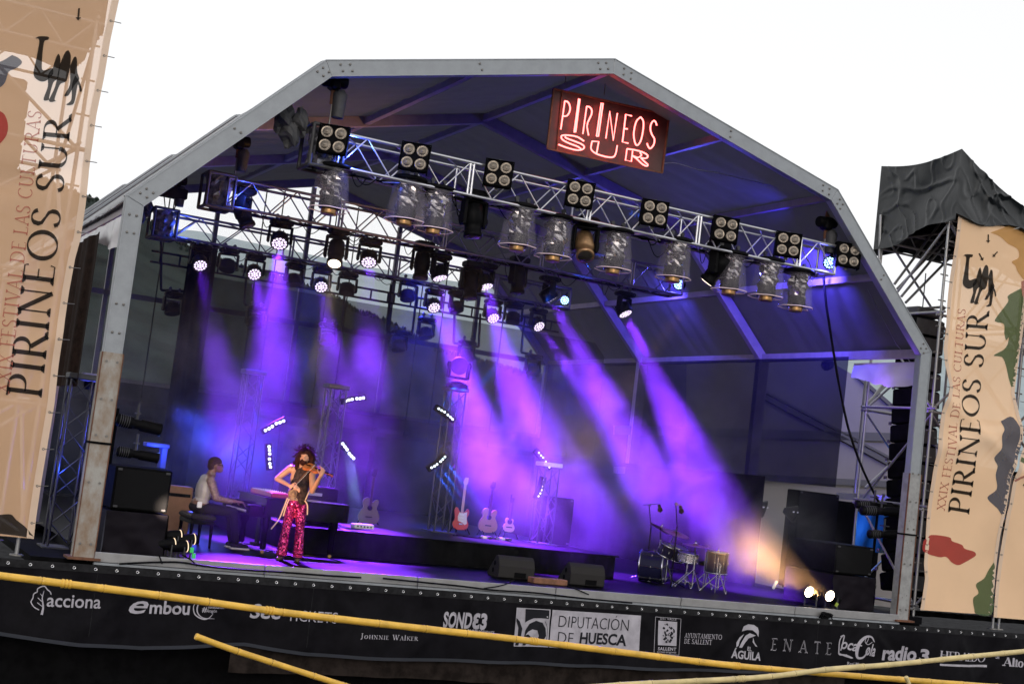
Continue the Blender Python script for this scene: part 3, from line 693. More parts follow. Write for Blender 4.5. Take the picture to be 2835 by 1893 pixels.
batten('vertical LED batten of dots just left of the violinist head', [(745, 1236), (746, 1246), (747, 1256), (746, 1270), (747, 1283), (749, 1292)], 6.3, 'white', r=.036)
batten('brightest LED batten throwing a pale beam down onto the floor', [(949, 1228), (955, 1236), (961, 1244), (967, 1255), (973, 1262), (979, 1268)], 5.5, 'white', 9000, lambda p: p+V(.35, -1.6, -3.1), (.30, .50, 1), 9, r=.036)
batten('LED batten on the middle tower shooting blue rays up to the right', [(1215, 1131), (1223, 1136), (1231, 1140), (1240, 1148), (1247, 1154), (1253, 1160)], 5.0, 'white', 8000, lambda p: p+V(2.0, .2, 2.2+ (p.x-.3)*-3), (.02, .12, 1), 8, r=.028)
batten('LED batten on the middle tower shooting blue rays down to the right', [(1195, 1294), (1203, 1290), (1210, 1285), (1220, 1277), (1226, 1271), (1232, 1264)], 5.0, 'white', 11000, lambda p: p+V(2.6, .1, -1.5-(.8-p.x)*1.2), (.015, .12, 1), 8, r=.028)
batten('edge-on LED batten tilted at the right of the riser', [(1492, 1253), (1498, 1260), (1504, 1266), (1511, 1277), (1516, 1285), (1521, 1293)], 4.6, 'white', r=.02)
batten('edge-on LED batten beside the white-topped tower', [(1506, 1328), (1505, 1337), (1503, 1346), (1500, 1356), (1496, 1365), (1491, 1373)], 4.4, 'white', r=.02)
lamp('SPOT', aty(470, 1130, 7), aty(640, 1250, 7.5), 9000, (.04, .07, 1), 34, 1, .2)
lamp('POINT', aty(560, 1235, 7.5), None, 160, (.07, .09, 1), radius=.25)
lamp('SPOT', V(.2, 7.5, 5.8), V(.9, 6, .5), 260, (.03, .06, 1), 95, 1, .2)  # two added overhead blue fills above the riser, no fixtures built
lamp('SPOT', V(3.2, 8.5, 5.8), V(3.2, 5, .1), 300, (.03, .04, 1), 95, 1, .2)
lamp('POINT', aty(178, 1300, 1.3), None, 22, (.03, .10, 1), radius=.05)

# ------------------------------------------------------------------ stage smoke
def smoke():
    m = bpy.data.materials.new('stage_smoke'); m.use_nodes = True; n = m.node_tree; n.nodes.clear()
    out = n.nodes.new('ShaderNodeOutputMaterial'); pv = n.nodes.new('ShaderNodeVolumePrincipled')
    pv.inputs['Color'].default_value = (.95, .95, .95, 1); pv.inputs['Anisotropy'].default_value = .1
    geo = n.nodes.new('ShaderNodeNewGeometry')
    t = n.nodes.new('ShaderNodeTexNoise'); t.inputs['Scale'].default_value = .75; t.inputs['Detail'].default_value = 5; t.inputs['Roughness'].default_value = .6; t.inputs['Distortion'].default_value = .9
    n.links.new(geo.outputs['Position'], t.inputs['Vector'])
    mr = n.nodes.new('ShaderNodeMapRange'); mr.inputs['From Min'].default_value = .46; mr.inputs['From Max'].default_value = .66
    mr.inputs['To Min'].default_value = .0004; mr.inputs['To Max'].default_value = .034
    n.links.new(t.outputs['Fac'], mr.inputs['Value'])
    sx = n.nodes.new('ShaderNodeSeparateXYZ'); n.links.new(geo.outputs['Position'], sx.inputs[0])
    hz = n.nodes.new('ShaderNodeMapRange'); hz.inputs['From Min'].default_value = 3.0; hz.inputs['From Max'].default_value = 6.6; hz.inputs['To Min'].default_value = 1; hz.inputs['To Max'].default_value = .12
    n.links.new(sx.outputs['Z'], hz.inputs['Value'])
    fy = n.nodes.new('ShaderNodeMapRange'); fy.inputs['From Min'].default_value = .4; fy.inputs['From Max'].default_value = 2.6; fy.inputs['To Min'].default_value = .0; fy.inputs['To Max'].default_value = 1
    n.links.new(sx.outputs['Y'], fy.inputs['Value'])
    a = n.nodes.new('ShaderNodeMath'); a.operation = 'MULTIPLY'; n.links.new(mr.outputs[0], a.inputs[0]); n.links.new(hz.outputs[0], a.inputs[1])
    b = n.nodes.new('ShaderNodeMath'); b.operation = 'MULTIPLY'; n.links.new(a.outputs[0], b.inputs[0]); n.links.new(fy.outputs[0], b.inputs[1])
    last = b.outputs[0]
    wv = n.nodes.new('ShaderNodeMapRange'); wv.inputs['From Min'].default_value = .42; wv.inputs['From Max'].default_value = .62; wv.inputs['To Min'].default_value = .10; wv.inputs['To Max'].default_value = 1.1; n.links.new(t.outputs['Fac'], wv.inputs['Value'])
    for (cx, r, amt) in ((aty(1340, 1310, 5.0), 1.1, .09), (aty(1320, 1070, 5.2), .9, .09), (aty(985, 1330, 4.8), .7, .07), (aty(610, 1240, 7.5), 1.2, .12), (aty(1240, 1010, 7.0), 1.2, .05), (aty(1640, 1280, 4.2), 2.1, .115), (aty(1480, 1130, 7.0), 1.6, .07), (aty(1900, 1330, 3.5), 1.3, .05), (aty(700, 1230, 6.5), 1.3, .05), (aty(800, 1100, 7), 1.0, .035), (aty(1180, 1180, 8.5), 1.4, .05), (aty(2130, 1570, 1.0), 1.15, .26)):
        ds = n.nodes.new('ShaderNodeVectorMath'); ds.operation = 'DISTANCE'; ds.inputs[1].default_value = cx; n.links.new(geo.outputs['Position'], ds.inputs[0])
        m2 = n.nodes.new('ShaderNodeMapRange'); m2.interpolation_type = 'SMOOTHSTEP'; m2.inputs['From Min'].default_value = r*1.5; m2.inputs['From Max'].default_value = 0; m2.inputs['To Min'].default_value = 0; m2.inputs['To Max'].default_value = amt
        n.links.new(ds.outputs['Value'], m2.inputs['Value'])
        tm = n.nodes.new('ShaderNodeMath'); tm.operation = 'MULTIPLY'; n.links.new(m2.outputs[0], tm.inputs[0]); n.links.new(wv.outputs[0], tm.inputs[1])
        ad = n.nodes.new('ShaderNodeMath'); ad.operation = 'ADD'; n.links.new(last, ad.inputs[0]); n.links.new(tm.outputs[0], ad.inputs[1]); last = ad.outputs[0]
    lo = n.nodes.new('ShaderNodeMapRange'); lo.inputs['From Min'].default_value = .2; lo.inputs['From Max'].default_value = 1.6; lo.inputs['To Min'].default_value = .3; lo.inputs['To Max'].default_value = 1
    n.links.new(sx.outputs['Z'], lo.inputs['Value']); lm = n.nodes.new('ShaderNodeMath'); lm.operation = 'MULTIPLY'; n.links.new(last, lm.inputs[0]); n.links.new(lo.outputs[0], lm.inputs[1])
    n.links.new(lm.outputs[0], pv.inputs['Density']); n.links.new(pv.outputs[0], out.inputs['Volume'])
    mb = MB(); mb.box((0, 6.35, 3.4), (13.6, 12.1, 6.5)); o = mb.build('smoke', m); o['kind'] = 'stuff'; return o
smoke()

# ------------------------------------------------------------------ neon sign
YN = .75
def cn(x, y, Y=YN): return aty(1500+x/5.8075, 230+y/5.8075, Y)
ns = thing('neon_sign', 'red neon lettering on a dark reflective board hung under the roof', 'neon sign', cn(1060, 770))
M_nb = mat('sign_board_brown', (.07, .03, .028), .4, var=.25, vs=3, coat=.15, spec=.3)
B = [cn(*q, YN+.10) for q in ((185, 95), (2045, 520), (1930, 1450), (80, 1060))]
mb = MB(); mb.poly(B, .035, (0, 1, 0)); mb.build('board', M_nb, ns)
mb = MB()
for a, b in zip(B, B[1:]+B[:1]): mb.bar(a+V(0, -.012, 0), b+V(0, -.012, 0), .025, .022, V(0, 1, 0))
mb.bar(cn(330, 130, YN+.08), cn(240, 1090, YN+.08), .018, .012, V(0, 1, 0)); mb.build('board_frame', M_rustb, ns)
def smooth(P, n=5):
    if len(P) < 3: return P
    R = []; Q = [P[0]*2-P[1]]+P+[P[-1]*2-P[-2]]
    for i in range(1, len(Q)-2):
        a, b, c, d = Q[i-1:i+3]
        for k in range(n):
            t = k/n; R.append(.5*((2*b)+(c-a)*t+(2*a-5*b+4*c-d)*t*t+(3*b-a-3*c+d)*t**3))
    return R+[P[-1]]
M_neon = emit('neon_red', (1, .14, .13), 6.5); M_neon.cycles.emission_sampling = 'FRONT'
NE = [('P', [[(305, 745), (338, 520), (370, 290)], 'c', [(372, 292), (415, 305), (445, 350), (455, 415), (440, 480), (400, 530), (345, 535)]]),
      ('I', [[(520, 788), (594, 255), (612, 262), (545, 790), (520, 788)]]),
      ('R', [[(660, 820), (722, 378)], 'c', [(722, 378), (770, 390), (802, 435), (800, 500), (770, 570), (740, 632)], 'c', [(740, 632), (728, 700), (740, 780), (752, 845)]]),
      ('I', [[(880, 855), (956, 325), (985, 328), (910, 860), (880, 855)]]),
      ('N', [[(1030, 890), (1092, 462), (1150, 920), (1215, 490)]]),
      ('E', [[(1445, 532), (1350, 507), (1297, 950), (1390, 970)], [(1318, 735), (1378, 741)]]),
      ('O', ['c', [(1590, 548), (1632, 620), (1628, 760), (1590, 930), (1530, 1005), (1490, 930), (1480, 790), (1520, 620), (1590, 548)]]),
      ('S', ['c', [(1848, 685), (1830, 630), (1800, 608), (1760, 655), (1745, 740), (1770, 830), (1810, 900), (1800, 990), (1748, 1054), (1715, 1030), (1690, 970)]]),
      ('S2', ['c', [(678, 935), (570, 868), (430, 842), (330, 845), (313, 880), (350, 925), (450, 975), (570, 1020), (632, 1062)], 'c', [(270, 990), (400, 1040), (560, 1080), (650, 1070), (682, 1030), (640, 985), (520, 935), (400, 890), (372, 862)]]),
      ('U', ['c', [(808, 940), (790, 1040), (815, 1095), (880, 1140), (960, 1168), (1060, 1192), (1150, 1190), (1190, 1130), (1213, 1005)], [(808, 938), (915, 944), (882, 1125)]]),
      ('R2', [[(1460, 1090), (1440, 1262), (1345, 1243), (1370, 1060)], 'c', [(1370, 1060), (1480, 1075), (1600, 1105), (1680, 1145), (1705, 1180), (1670, 1212), (1592, 1205)], 'c', [(1592, 1205), (1650, 1265), (1704, 1315), (1680, 1336), (1610, 1300), (1520, 1215), (1462, 1172), (1540, 1200), (1600, 1165), (1580, 1115)]])]
for nm, st in NE:
    mb = MB(); cu = False
    for s in st:
        if s == 'c': cu = True; continue
        P = [cn(*q) for q in s]
        if cu: P = smooth(P, 4)
        mb.path(P, .0125, 6); cu = False
    mb.build('letter_tube', M_neon, ns)
mb = MB()
for x, y in ((370, 30), (1805, 380), (1000, 200)): p = cn(x, y, YN+.1); mb.tube(p, p+V(0, 0, .22), .008, 5)
mb.build('hanging_wire', M_screw, ns)
P = smooth([cn(x, y, YN+.3) for x, y in ((1900, 1300), (2150, 1290), (2500, 1390), (2800, 1440), (3300, 1560), (3900, 1700), (4300, 1780))], 6)
mb = MB(); mb.path(P, .009, 4); tag(mb.build('supply_cable', M_steel), 'thin grey cable drooping from the neon sign to the right corner', 'cable')

# ------------------------------------------------------------------ printed lettering
def arc(cx, cy, rx, ry, a0, a1, n=12): return [(cx+rx*math.cos(math.radians(a0+(a1-a0)*i/n)), cy+ry*math.sin(math.radians(a0+(a1-a0)*i/n))) for i in range(n+1)]
SF = {  # advance, strokes (mode, points), serifs (x, y); mode p = pen, T thick, t thin
 'I': (.36, [('T', [(.18, 0), (.18, 1)])], [(.18, 0), (.18, 1)]),
 'P': (.66, [('T', [(.17, 0), (.17, 1)]), ('p', [(.17, .98)]+arc(.34, .735, .25, .245, 90, -90)+[(.17, .49)])], [(.17, 0), (.13, 1)]),
 'R': (.78, [('T', [(.17, 0), (.17, 1)]), ('p', [(.17, .98)]+arc(.34, .745, .23, .235, 90, -90)+[(.17, .51)]), ('T', [(.36, .5), (.72, .01)])], [(.17, 0), (.13, 1), (.74, 0)]),
 'N': (.92, [('t', [(.17, 0), (.17, 1)]), ('T', [(.15, 1), (.75, 0)]), ('t', [(.75, 0), (.75, 1)])], [(.17, 0), (.12, 1), (.75, 1)]),
 'E': (.64, [('T', [(.17, 0), (.17, 1)]), ('t', [(.17, .98), (.54, .98), (.56, .86)]), ('t', [(.17, .52), (.46, .52)]), ('t', [(.17, .02), (.56, .02), (.59, .15)])], [(.13, 0), (.13, 1)]),
 'O': (.96, [('p', arc(.48, .5, .4, .49, 0, 360, 28))], []),
 'S': (.60, [('p', [(.50, .80)]+arc(.30, .76, .2, .22, 30, 150, 8)+[(.1, .74), (.14, .62), (.30, .52), (.46, .42), (.51, .30)]+arc(.29, .24, .22, .22, 10, -140, 9)+[(.08, .2)])], []),
 'U': (.86, [('T', [(.17, 1), (.17, .35)]), ('p', [(.17, .35)]+arc(.43, .33, .26, .31, 180, 360, 12)), ('t', [(.69, .33), (.69, 1)])], [(.17, 1), (.69, 1)]),
 'X': (.76, [('T', [(.1, 1), (.66, 0)]), ('t', [(.64, 1), (.1, 0)])], [(.12, 1), (.64, 1), (.1, 0), (.64, 0)]),
 'F': (.60, [('T', [(.17, 0), (.17, 1)]), ('t', [(.17, .98), (.54, .98), (.56, .86)]), ('t', [(.17, .52), (.46, .52)])], [(.17, 0), (.13, 1)]),
 'T': (.74, [('T', [(.37, 0), (.37, 1)]), ('t', [(.05, .87), (.07, .98), (.67, .98), (.69, .87)])], [(.37, 0)]),
 'V': (.78, [('T', [(.1, 1), (.41, 0)]), ('t', [(.41, 0), (.69, 1)])], [(.1, 1), (.69, 1)]),
 'A': (.80, [('t', [(.1, 0), (.40, 1)]), ('T', [(.40, 1), (.70, 0)]), ('t', [(.2, .34), (.58, .34)])], [(.1, 0), (.7, 0)]),
 'L': (.62, [('T', [(.17, 0), (.17, 1)]), ('t', [(.17, .02), (.54, .02), (.57, .17)])], [(.17, 1), (.13, 0)]),
 'D': (.86, [('T', [(.17, 0), (.17, 1)]), ('p', [(.17, .98), (.32, .98)]+arc(.34, .5, .42, .48, 90, -90, 14)+[(.17, .02)])], [(.13, 0), (.13, 1)]),
 'C': (.80, [('p', arc(.46, .5, .38, .49, 45, 315, 22))], []),
 'G': (.84, [('p', arc(.46, .5, .38, .49, 45, 330, 22)), ('T', [(.79, .42), (.79, .12)])], [(.79, .42)]),
 'J': (.40, [('T', [(.22, 1), (.22, .1), (.16, -.12), (.02, -.18)])], [(.22, 1)]),
 'H': (.90, [('T', [(.17, 0), (.17, 1)]), ('T', [(.73, 0), (.73, 1)]), ('t', [(.17, .52), (.73, .52)])], [(.17, 0), (.17, 1), (.73, 0), (.73, 1)]),
 'W': (1.1, [('T', [(.08, 1), (.33, 0)]), ('t', [(.33, 0), (.55, .95)]), ('T', [(.52, 1), (.77, 0)]), ('t', [(.77, 0), (1.0, 1)])], [(.08, 1), (1.0, 1)]),
 'K': (.80, [('T', [(.17, 0), (.17, 1)]), ('t', [(.66, 1), (.2, .42)]), ('T', [(.32, .58), (.72, 0)])], [(.17, 0), (.17, 1), (.66, 1), (.72, 0)]),
 'Y': (.74, [('T', [(.08, 1), (.37, .48), (.37, 0)]), ('t', [(.66, 1), (.37, .48)])], [(.08, 1), (.66, 1), (.37, 0)]),
 'M': (1.0, [('t', [(.17, 0), (.17, 1)]), ('T', [(.17, 1), (.5, .08)]), ('t', [(.5, .08), (.83, 1)]), ('T', [(.83, 1), (.83, 0)])], [(.17, 0), (.83, 0), (.13, 1), (.87, 1)]),
 'l': (.30, [('T', [(.15, 0), (.15, 1)])], [(.15, 0)]), 't': (.34, [('T', [(.15, 0), (.15, .85)]), ('t', [(.02, .64), (.3, .64)])], [(.19, 0)]),
 'o': (.56, [('p', arc(.28, .33, .22, .32, 0, 360, 20))], []),
 ' ': (.36, [], [])}
def ribbon(P, wf):
    P = [Vector((a, b, 0)) for a, b in P]; L = []; n = len(P); closed = (P[0]-P[-1]).length < 1e-4 and n > 3
    for i in range(n):
        a = P[i-1] if i else (P[-2] if closed else P[0]); b = P[i+1] if i < n-1 else (P[1] if closed else P[-1])
        d1 = (P[i]-a); d2 = (b-P[i]); d = b-a
        if d.length < 1e-6: d = V(1, 0, 0)
        d.normalize(); nn = V(-d.y, d.x, 0); w = wf(d)/2
        if d1.length > 1e-6 and d2.length > 1e-6: c = max(.5, d1.normalized().dot(d)); w /= c
        L.append((P[i]+nn*w, P[i]-nn*w))
    return L
def serif_text(s, tk=.15, th=.05, sp=.06, srf=.13, small=None):
    """list of quads in text space; cap height 1"""
    Q = []; x = 0
    for ch in s:
        sc = 1
        if small and ch.islower() and ch not in ('l', 't', 'o'): sc = small; ch = ch.upper()
        if ch == 'Ó': adv, st, se = SF['O']; st = st+[('T', [(.42, 1.1), (.6, 1.28)])]
        else: adv, st, se = SF[ch]
        k = tk*(1.1 if sc < 1 else 1)
        for mode, P in st:
            wf = (lambda d: k) if mode == 'T' else (lambda d: th) if mode == 't' else (lambda d: th+(k-th)*min(1, abs(d.y)**1.5))
            if mode == 'T' and ch in 'RNXVAWKM': wf = lambda d: k
            L = ribbon(P, wf)
            for (a, b), (c, d) in zip(L, L[1:]): Q.append([(x+q.x*sc, q.y*sc) for q in (a, b, d, c)])
        for (a, b) in se:
            y0, y1 = (0, th*1.1) if b < .5 else (1-th*1.1, 1)
            Q.append([(x+(a-srf)*sc, y0*sc), (x+(a+srf)*sc, y0*sc), (x+(a+srf)*sc, y1*sc), (x+(a-srf)*sc, y1*sc)])
            m = .045; Q.append([(x+(a-k/2-m)*sc, (y1 if b < .5 else y0)*sc), (x+(a+k/2+m)*sc, (y1 if b < .5 else y0)*sc), (x+(a+k/2)*sc, ((y1+.06) if b < .5 else y0-.06)*sc), (x+(a-k/2)*sc, ((y1+.06) if b < .5 else y0-.06)*sc)])
        x += (adv+sp)*sc
    return Q, x-sp
def font_text(s, bold=0, shear=0, sx=1, space=1):
    cu = bpy.data.curves.new('t', 'FONT'); cu.body = s; cu.size = 1; cu.offset = bold; cu.shear = shear; cu.space_character = space; cu.resolution_u = 3
    o = bpy.data.objects.new('t', cu); C.objects.link(o); dg = bpy.context.evaluated_depsgraph_get(); dg.update()
    me = bpy.data.meshes.new_from_object(o.evaluated_get(dg)); vs = [(v.co.x, v.co.y) for v in me.vertices]
    F = [[vs[i] for i in p.vertices] for p in me.polygons]
    bpy.data.objects.remove(o); bpy.data.curves.remove(cu); bpy.data.meshes.remove(me)
    return F
def map_faces(faces, quad, surf, box=None, maxlen=.25, off=0):
    """quad: world points BL, BR, TR, TL of the box of the lettering; surf(p, off) puts a point on the printed surface"""
    xs = [q[0] for f in faces for q in f]; ysx = [q[1] for f in faces for q in f]
    x0, x1, y0, y1 = box or (min(xs), max(xs), min(ysx), max(ysx)); mb = MB(); BL, BR, TR, TL = quad
    def m(q):
        u = (q[0]-x0)/(x1-x0); v = (q[1]-y0)/(y1-y0); return (BL*(1-u)+BR*u)*(1-v)+(TL*(1-u)+TR*u)*v
    for f in faces:
        P = [m(q) for q in f]; st = [P]
        while st:
            P = st.pop(); e = [(P[(i+1) % len(P)]-P[i]).length for i in range(len(P))]
            if len(P) == 3 and max(e) > maxlen:
                i = e.index(max(e)); a, b, c = P[i], P[(i+1) % 3], P[(i+2) % 3]; mm = (a+b)/2; st += [[a, mm, c], [mm, b, c]]
            elif len(P) == 4 and max(e) > maxlen:
                i = e.index(max(e)) % 2; a, b, c, d = P[i:]+P[:i]; m1 = (a+b)/2; m2 = (c+d)/2; st += [[a, m1, m2, d], [m1, b, c, m2]]
            elif len(P) > 4 and max(e) > maxlen:
                for t in tessellate_polygon([P]): st.append([P[k] for k in t])
            else: mb.add([surf(p, off) for p in P], [tuple(range(len(P)))])
    return mb
def poly_faces(pts): 
    P = [Vector((a, b, 0)) for a, b in pts]; return [[pts[k] for k in t] for t in tessellate_polygon([P])]

# ------------------------------------------------------------------ black sponsor banner along the stage front
def skirt_off(x, z):
    t = (z+.1)/-.95
    y = .035*math.sin(x*4.1+.9*math.sin(x*1.3))*(.2+t) + .03*noise.noise(V(x*.8, z*1.6, 1))
    for k in range(-4, 6):      # tension folds fanning down from the fixing points
        cx = k*1.95+.5*math.sin(k*5); d = abs(x-cx)-t*(.7+.35*math.sin(k*2.3+(1 if x > cx else 3)))
        y += (.020+.012*math.sin(k*3.1))*math.exp(-(d/(.08+.02*math.sin(k*7)))**2)*min(1, 4*t)*(1-.6*t)
    return y
def sk(p, off=0): return V(p.x, -.20-skirt_off(p.x, p.z)-off, p.z)
YS = -.22
def bot(x):
    pts = [(-10.5, -.98), (-8, -.99), (-7, -1.08), (-6.2, -1.09), (-5.25, -1.0), (-4.8, -.97), (-3.9, -1.06), (-3, -1.07), (-.7, -1.03), (2, -1.02), (4, -.98), (6, -.96), (8, -1.03), (10, -1.02), (13, -1.0)]
    for (a, b), (c, d) in zip(pts, pts[1:]):
        if x <= c: return b+(d-b)*(x-a)/(c-a)
    return -1
def fsk(u, v): x = -10.4+23*u; z = -.06+(bot(x)+.06)*v; return sk(V(x, 0, z))
M_vinyl = mat('black_banner_vinyl', (.0075, .007, .009), .45, var=.25, vs=3, bump=.12, bs=2.5, spec=.35)
skirt = thing('sponsor_banner', 'long black vinyl banner with white sponsor names along the stage front', 'banner', (0, -.2, -.5))
mb = MB(); mb.grid(fsk, 420, 22); mb.build('vinyl_sheet', M_vinyl, skirt, recalc=False)
mb = MB(); mb.grid(lambda u, v: sk(V(-10.4+23*u, 0, -.045-.10*v), .008), 420, 1); mb.build('top_hem', mat('hem_grey', (.02, .02, .022), .6, var=.3, spec=.3), skirt, recalc=False)
mb = MB(); mb.grid(lambda u, v: sk(V(-10.4+23*u, 0, bot(-10.4+23*u)+.03-.05*v), .012-.02*v), 420, 2); mb.build('bottom_hem', mat('hem_slate', (.06, .065, .08), .35), skirt, recalc=False)
_em = None; x = -10.2
while x < 12.4:      # eyelets
    p = sk(V(x, 0, -.095), .014)
    if _em is None:
        e = MB(); e.lathe([(.011, 0), (.017, -.004), (.022, 0)], (0, 0, 0), (0, -1, 0), 10, close=False); eo = e.build('eyelet', mat('eyelet_metal', (.6, .6, .62), .25, .9)); eo.parent = skirt; _em = eo.data; eo.location = p-skirt.location
    else: part('eyelet', _em, skirt, p-skirt.location)
    x += .272
for sx in (-3.93, -6.9, 5.05, 1.5):
    mb = MB(); mb.grid(lambda u, v: sk(V(sx-.004+.008*u, 0, -.1-.86*v), .006), 1, 12); mb.build('seam', mat('hem_grey', (0, 0, 0)), skirt, recalc=False)
M_ink = mat('white_print', (.40, .38, .43), .5, var=.12, vs=6)
M_inkd = mat('dark_print', (.02, .02, .025), .5)
def q4(BL, BR, hpx, hpx2=None, sl=None):
    """world quad on the banner from its lower corners and letter height (pixels of the photograph)"""
    hpx2 = hpx2 or hpx; vx = .117
    return [aty(BL[0], BL[1], YS), aty(BR[0], BR[1], YS), aty(BR[0]+vx*hpx2, BR[1]-hpx2, YS), aty(BL[0]+vx*hpx, BL[1]-hpx, YS)]
def prt(name, faces, quad, m=M_ink, off=.010, label=None):
    o = map_faces(faces, quad, sk, off=off, maxlen=.12).build(name, m, skirt, recalc=False)
    if label: o['label'] = label
    return o
def word(s, BL, BR, h, bold=0, shear=0, m=M_ink, off=.010, space=1): return prt('lettering', font_text(s, bold, shear, space=space), q4(BL, BR, h), m, off)
def sword(s, BL, BR, h, tk=.15, th=.06, m=M_ink, off=.010, small=None, sp=.06):
    Q, w = serif_text(s, tk, th, small=small, sp=sp); return prt('lettering', Q, q4(BL, BR, h), m, off)
def pxpoly(pts, Y=YS):  # outline given in pixels of the photograph, on the banner
    P = [aty(x, y, Y) for x, y in pts]; return P
def prtpoly(pts, m=M_ink, off=.010, name='logo_shape'):
    P = pxpoly(pts); mb = MB(); T = [[P[k] for k in t] for t in tessellate_polygon([P])]
    st = T
    while st:
        t = st.pop(); e = [(t[(i+1) % 3]-t[i]).length for i in range(3)]
        if max(e) > .1: i = e.index(max(e)); a, b, c = t[i], t[(i+1) % 3], t[(i+2) % 3]; mm = (a+b)/2; st += [[a, mm, c], [mm, b, c]]
        else: mb.add([sk(p, off) for p in t], [(0, 1, 2)])
    return mb.build(name, m, skirt, recalc=False)
def pxline(pts, w, m=M_ink, off=.010, name='logo_line', closed=False):
    P = [V(a, b, 0) for a, b in pts]; P = smooth(P, 4) if len(P) > 2 else P; w = w if callable(w) else (lambda t, w=w: w); L = []
    for i, p in enumerate(P):
        d = (P[min(i+1, len(P)-1)]-P[max(i-1, 0)]).normalized(); n = V(-d.y, d.x, 0)*w(i/(len(P)-1))/2; L.append((p+n, p-n))
    mb = MB()
    for (a, b), (c, d) in zip(L, L[1:]): mb.add([sk(aty(q.x, q.y, YS), off) for q in (a, b, d, c)], [(0, 1, 2, 3)])
    return mb.build(name, m, skirt, recalc=False)
def cz(ox, oy, s): return lambda pts: [(ox+x/s, oy+y/s) for x, y in pts]
k5 = cz(0, 1500, 3.356)
pxline(k5([(362, 628), (315, 600), (288, 555), (305, 520), (315, 480), (345, 460), (352, 430), (410, 408), (440, 440), (465, 460), (475, 485)]), 3.0)
pxline(k5([(410, 450), (392, 520), (400, 600), (385, 672)]), lambda t: 1+6*t); pxline(k5([(392, 500), (375, 478)]), 1.6); pxline(k5([(395, 555), (350, 515)]), 2); pxline(k5([(398, 600), (345, 560)]), 2)
word('acciona', (128, 1678), (279, 1685), 35, .012)
word('e', (357, 1699), (410, 1700), 36, .012, .35); word('mbou', (414, 1699), (523, 1701), 37, .022)
pxline(k5([(2000, 560), (1930, 530), (1850, 560), (1830, 640), (1880, 700), (1995, 712)]), lambda t: 1+2.5*math.sin(PI*t)); pxline(k5([(1820, 560), (1795, 600), (1810, 670), (1880, 712), (1940, 705), (1980, 665)]), lambda t: 1+2.5*math.sin(PI*t))
word('#', (558, 1694), (572, 1695), 15, .02); word('conectando', (575, 1683), (621, 1685), 8, .01); word('Aragón', (571, 1697), (600, 1698), 12, .01)
word('See', (692, 1711), (775, 1713), 41, .022, .12); word('TICKETS', (793, 1717), (935, 1726), 30, -.004)
sword('Johnnie Walker', (997, 1769), (1157, 1776), 18, .13, .05, small=.76, sp=.14)
word('SOND', (1227, 1738), (1305, 1741), 46, .035); word('3', (1325, 1742), (1307, 1741), 46, .05); word('3', (1327, 1742), (1345, 1743), 46, .05); word('PRODUCCIONES', (1296, 1751), (1367, 1756), 10, .02, space=1.1)
k7 = cz(1350, 1600, 2.936)
prtpoly(k7([(235, 237), (515, 254), (497, 562), (212, 552)])); prtpoly(k7([(308, 248), (505, 260), (500, 330), (440, 325), (380, 325), (330, 345), (308, 360)]), M_inkd, .014)
prtpoly(k7([(312, 420), (345, 370), (400, 345), (450, 362), (478, 410), (482, 470), (440, 545), (395, 550), (425, 470), (410, 425), (370, 415), (335, 435), (300, 480)]), M_inkd, .014)
prtpoly(k7([(234, 320), (262, 350), (285, 410), (275, 470), (250, 545), (222, 545), (245, 470), (250, 400), (232, 345)]), M_inkd, .014); prtpoly(k7([(300, 470), (335, 455), (360, 480), (340, 500), (310, 545), (285, 545)]), M_inkd, .014)
pxline(k7([(470, 545), (488, 480), (490, 400), (470, 350)]), 1.2, M_inkd, .014)
prtpoly(k7([(530, 256), (1248, 303), (1228, 590), (506, 562)]))
word('DIPUTACIÓN', (1546, 1734), (1739, 1746), 40, -.012, m=M_inkd, off=.015); word('DE', (1543, 1777), (1584, 1780), 29, -.012, m=M_inkd, off=.015); word('HUESCA', (1602, 1780), (1733, 1788), 32, .03, m=M_inkd, off=.015)
for a, b in (((1367, 313), (1577, 330)), ((1577, 330), (1560, 625)), ((1560, 625), (1347, 610)), ((1347, 610), (1367, 313))): pxline(k7([a, b]), 1.1)
prtpoly(k7([(1391, 343), (1546, 355), (1539, 551), (1379, 540)]))
rr = random.Random(5)
for i in range(44):
    a = rr.uniform(0, 2*PI); d = rr.uniform(.15, 1); x = 1466+58*d*math.cos(a); y = 446+76*d*math.sin(a); w = rr.uniform(5, 13)
    prtpoly(k7([(x, y-w), (x+w*rr.uniform(.6, 1.2), y+rr.uniform(-3, 3)), (x+2, y+w), (x-w, y+rr.uniform(-2, 3))]), M_inkd, .014, 'emblem_stroke')
word('SALLENT', (1819, 1798), (1873, 1801), 9, .03, space=1.15); word('pirineo aragonés', (1817, 1807), (1873, 1810), 8); word('DEL VALLE', (1829, 1714), (1874, 1717), 5, .01, space=1.2)
sword('AYUNTAMIENTO', (1897, 1765), (1999, 1770), 14, .13, .07); sword('DE SALLENT', (1896, 1781), (1972, 1785), 14, .13, .07)
prtpoly(k7([(2065, 430), (2080, 390), (2120, 372), (2165, 378), (2195, 400), (2202, 430), (2196, 475), (2180, 445), (2150, 420), (2110, 418)])); prtpoly(k7([(2175, 462), (2130, 445), (2095, 465), (2065, 510), (2040, 560), (2062, 562), (2090, 520), (2120, 485), (2150, 475)]))
prtpoly(k7([(2085, 450), (2045, 480), (2020, 520), (2018, 560), (2035, 545), (2045, 510)])); prtpoly(k7([(2155, 480), (2165, 520), (2188, 555), (2172, 550), (2150, 515)]))
word('EL', (2067, 1799), (2079, 1801), 11, .02); word('ÁGUILA', (2023, 1820), (2104, 1828), 29, .03)
sword('ENATE', (2137, 1801), (2302, 1813), 36, .11, .06, sp=.62)
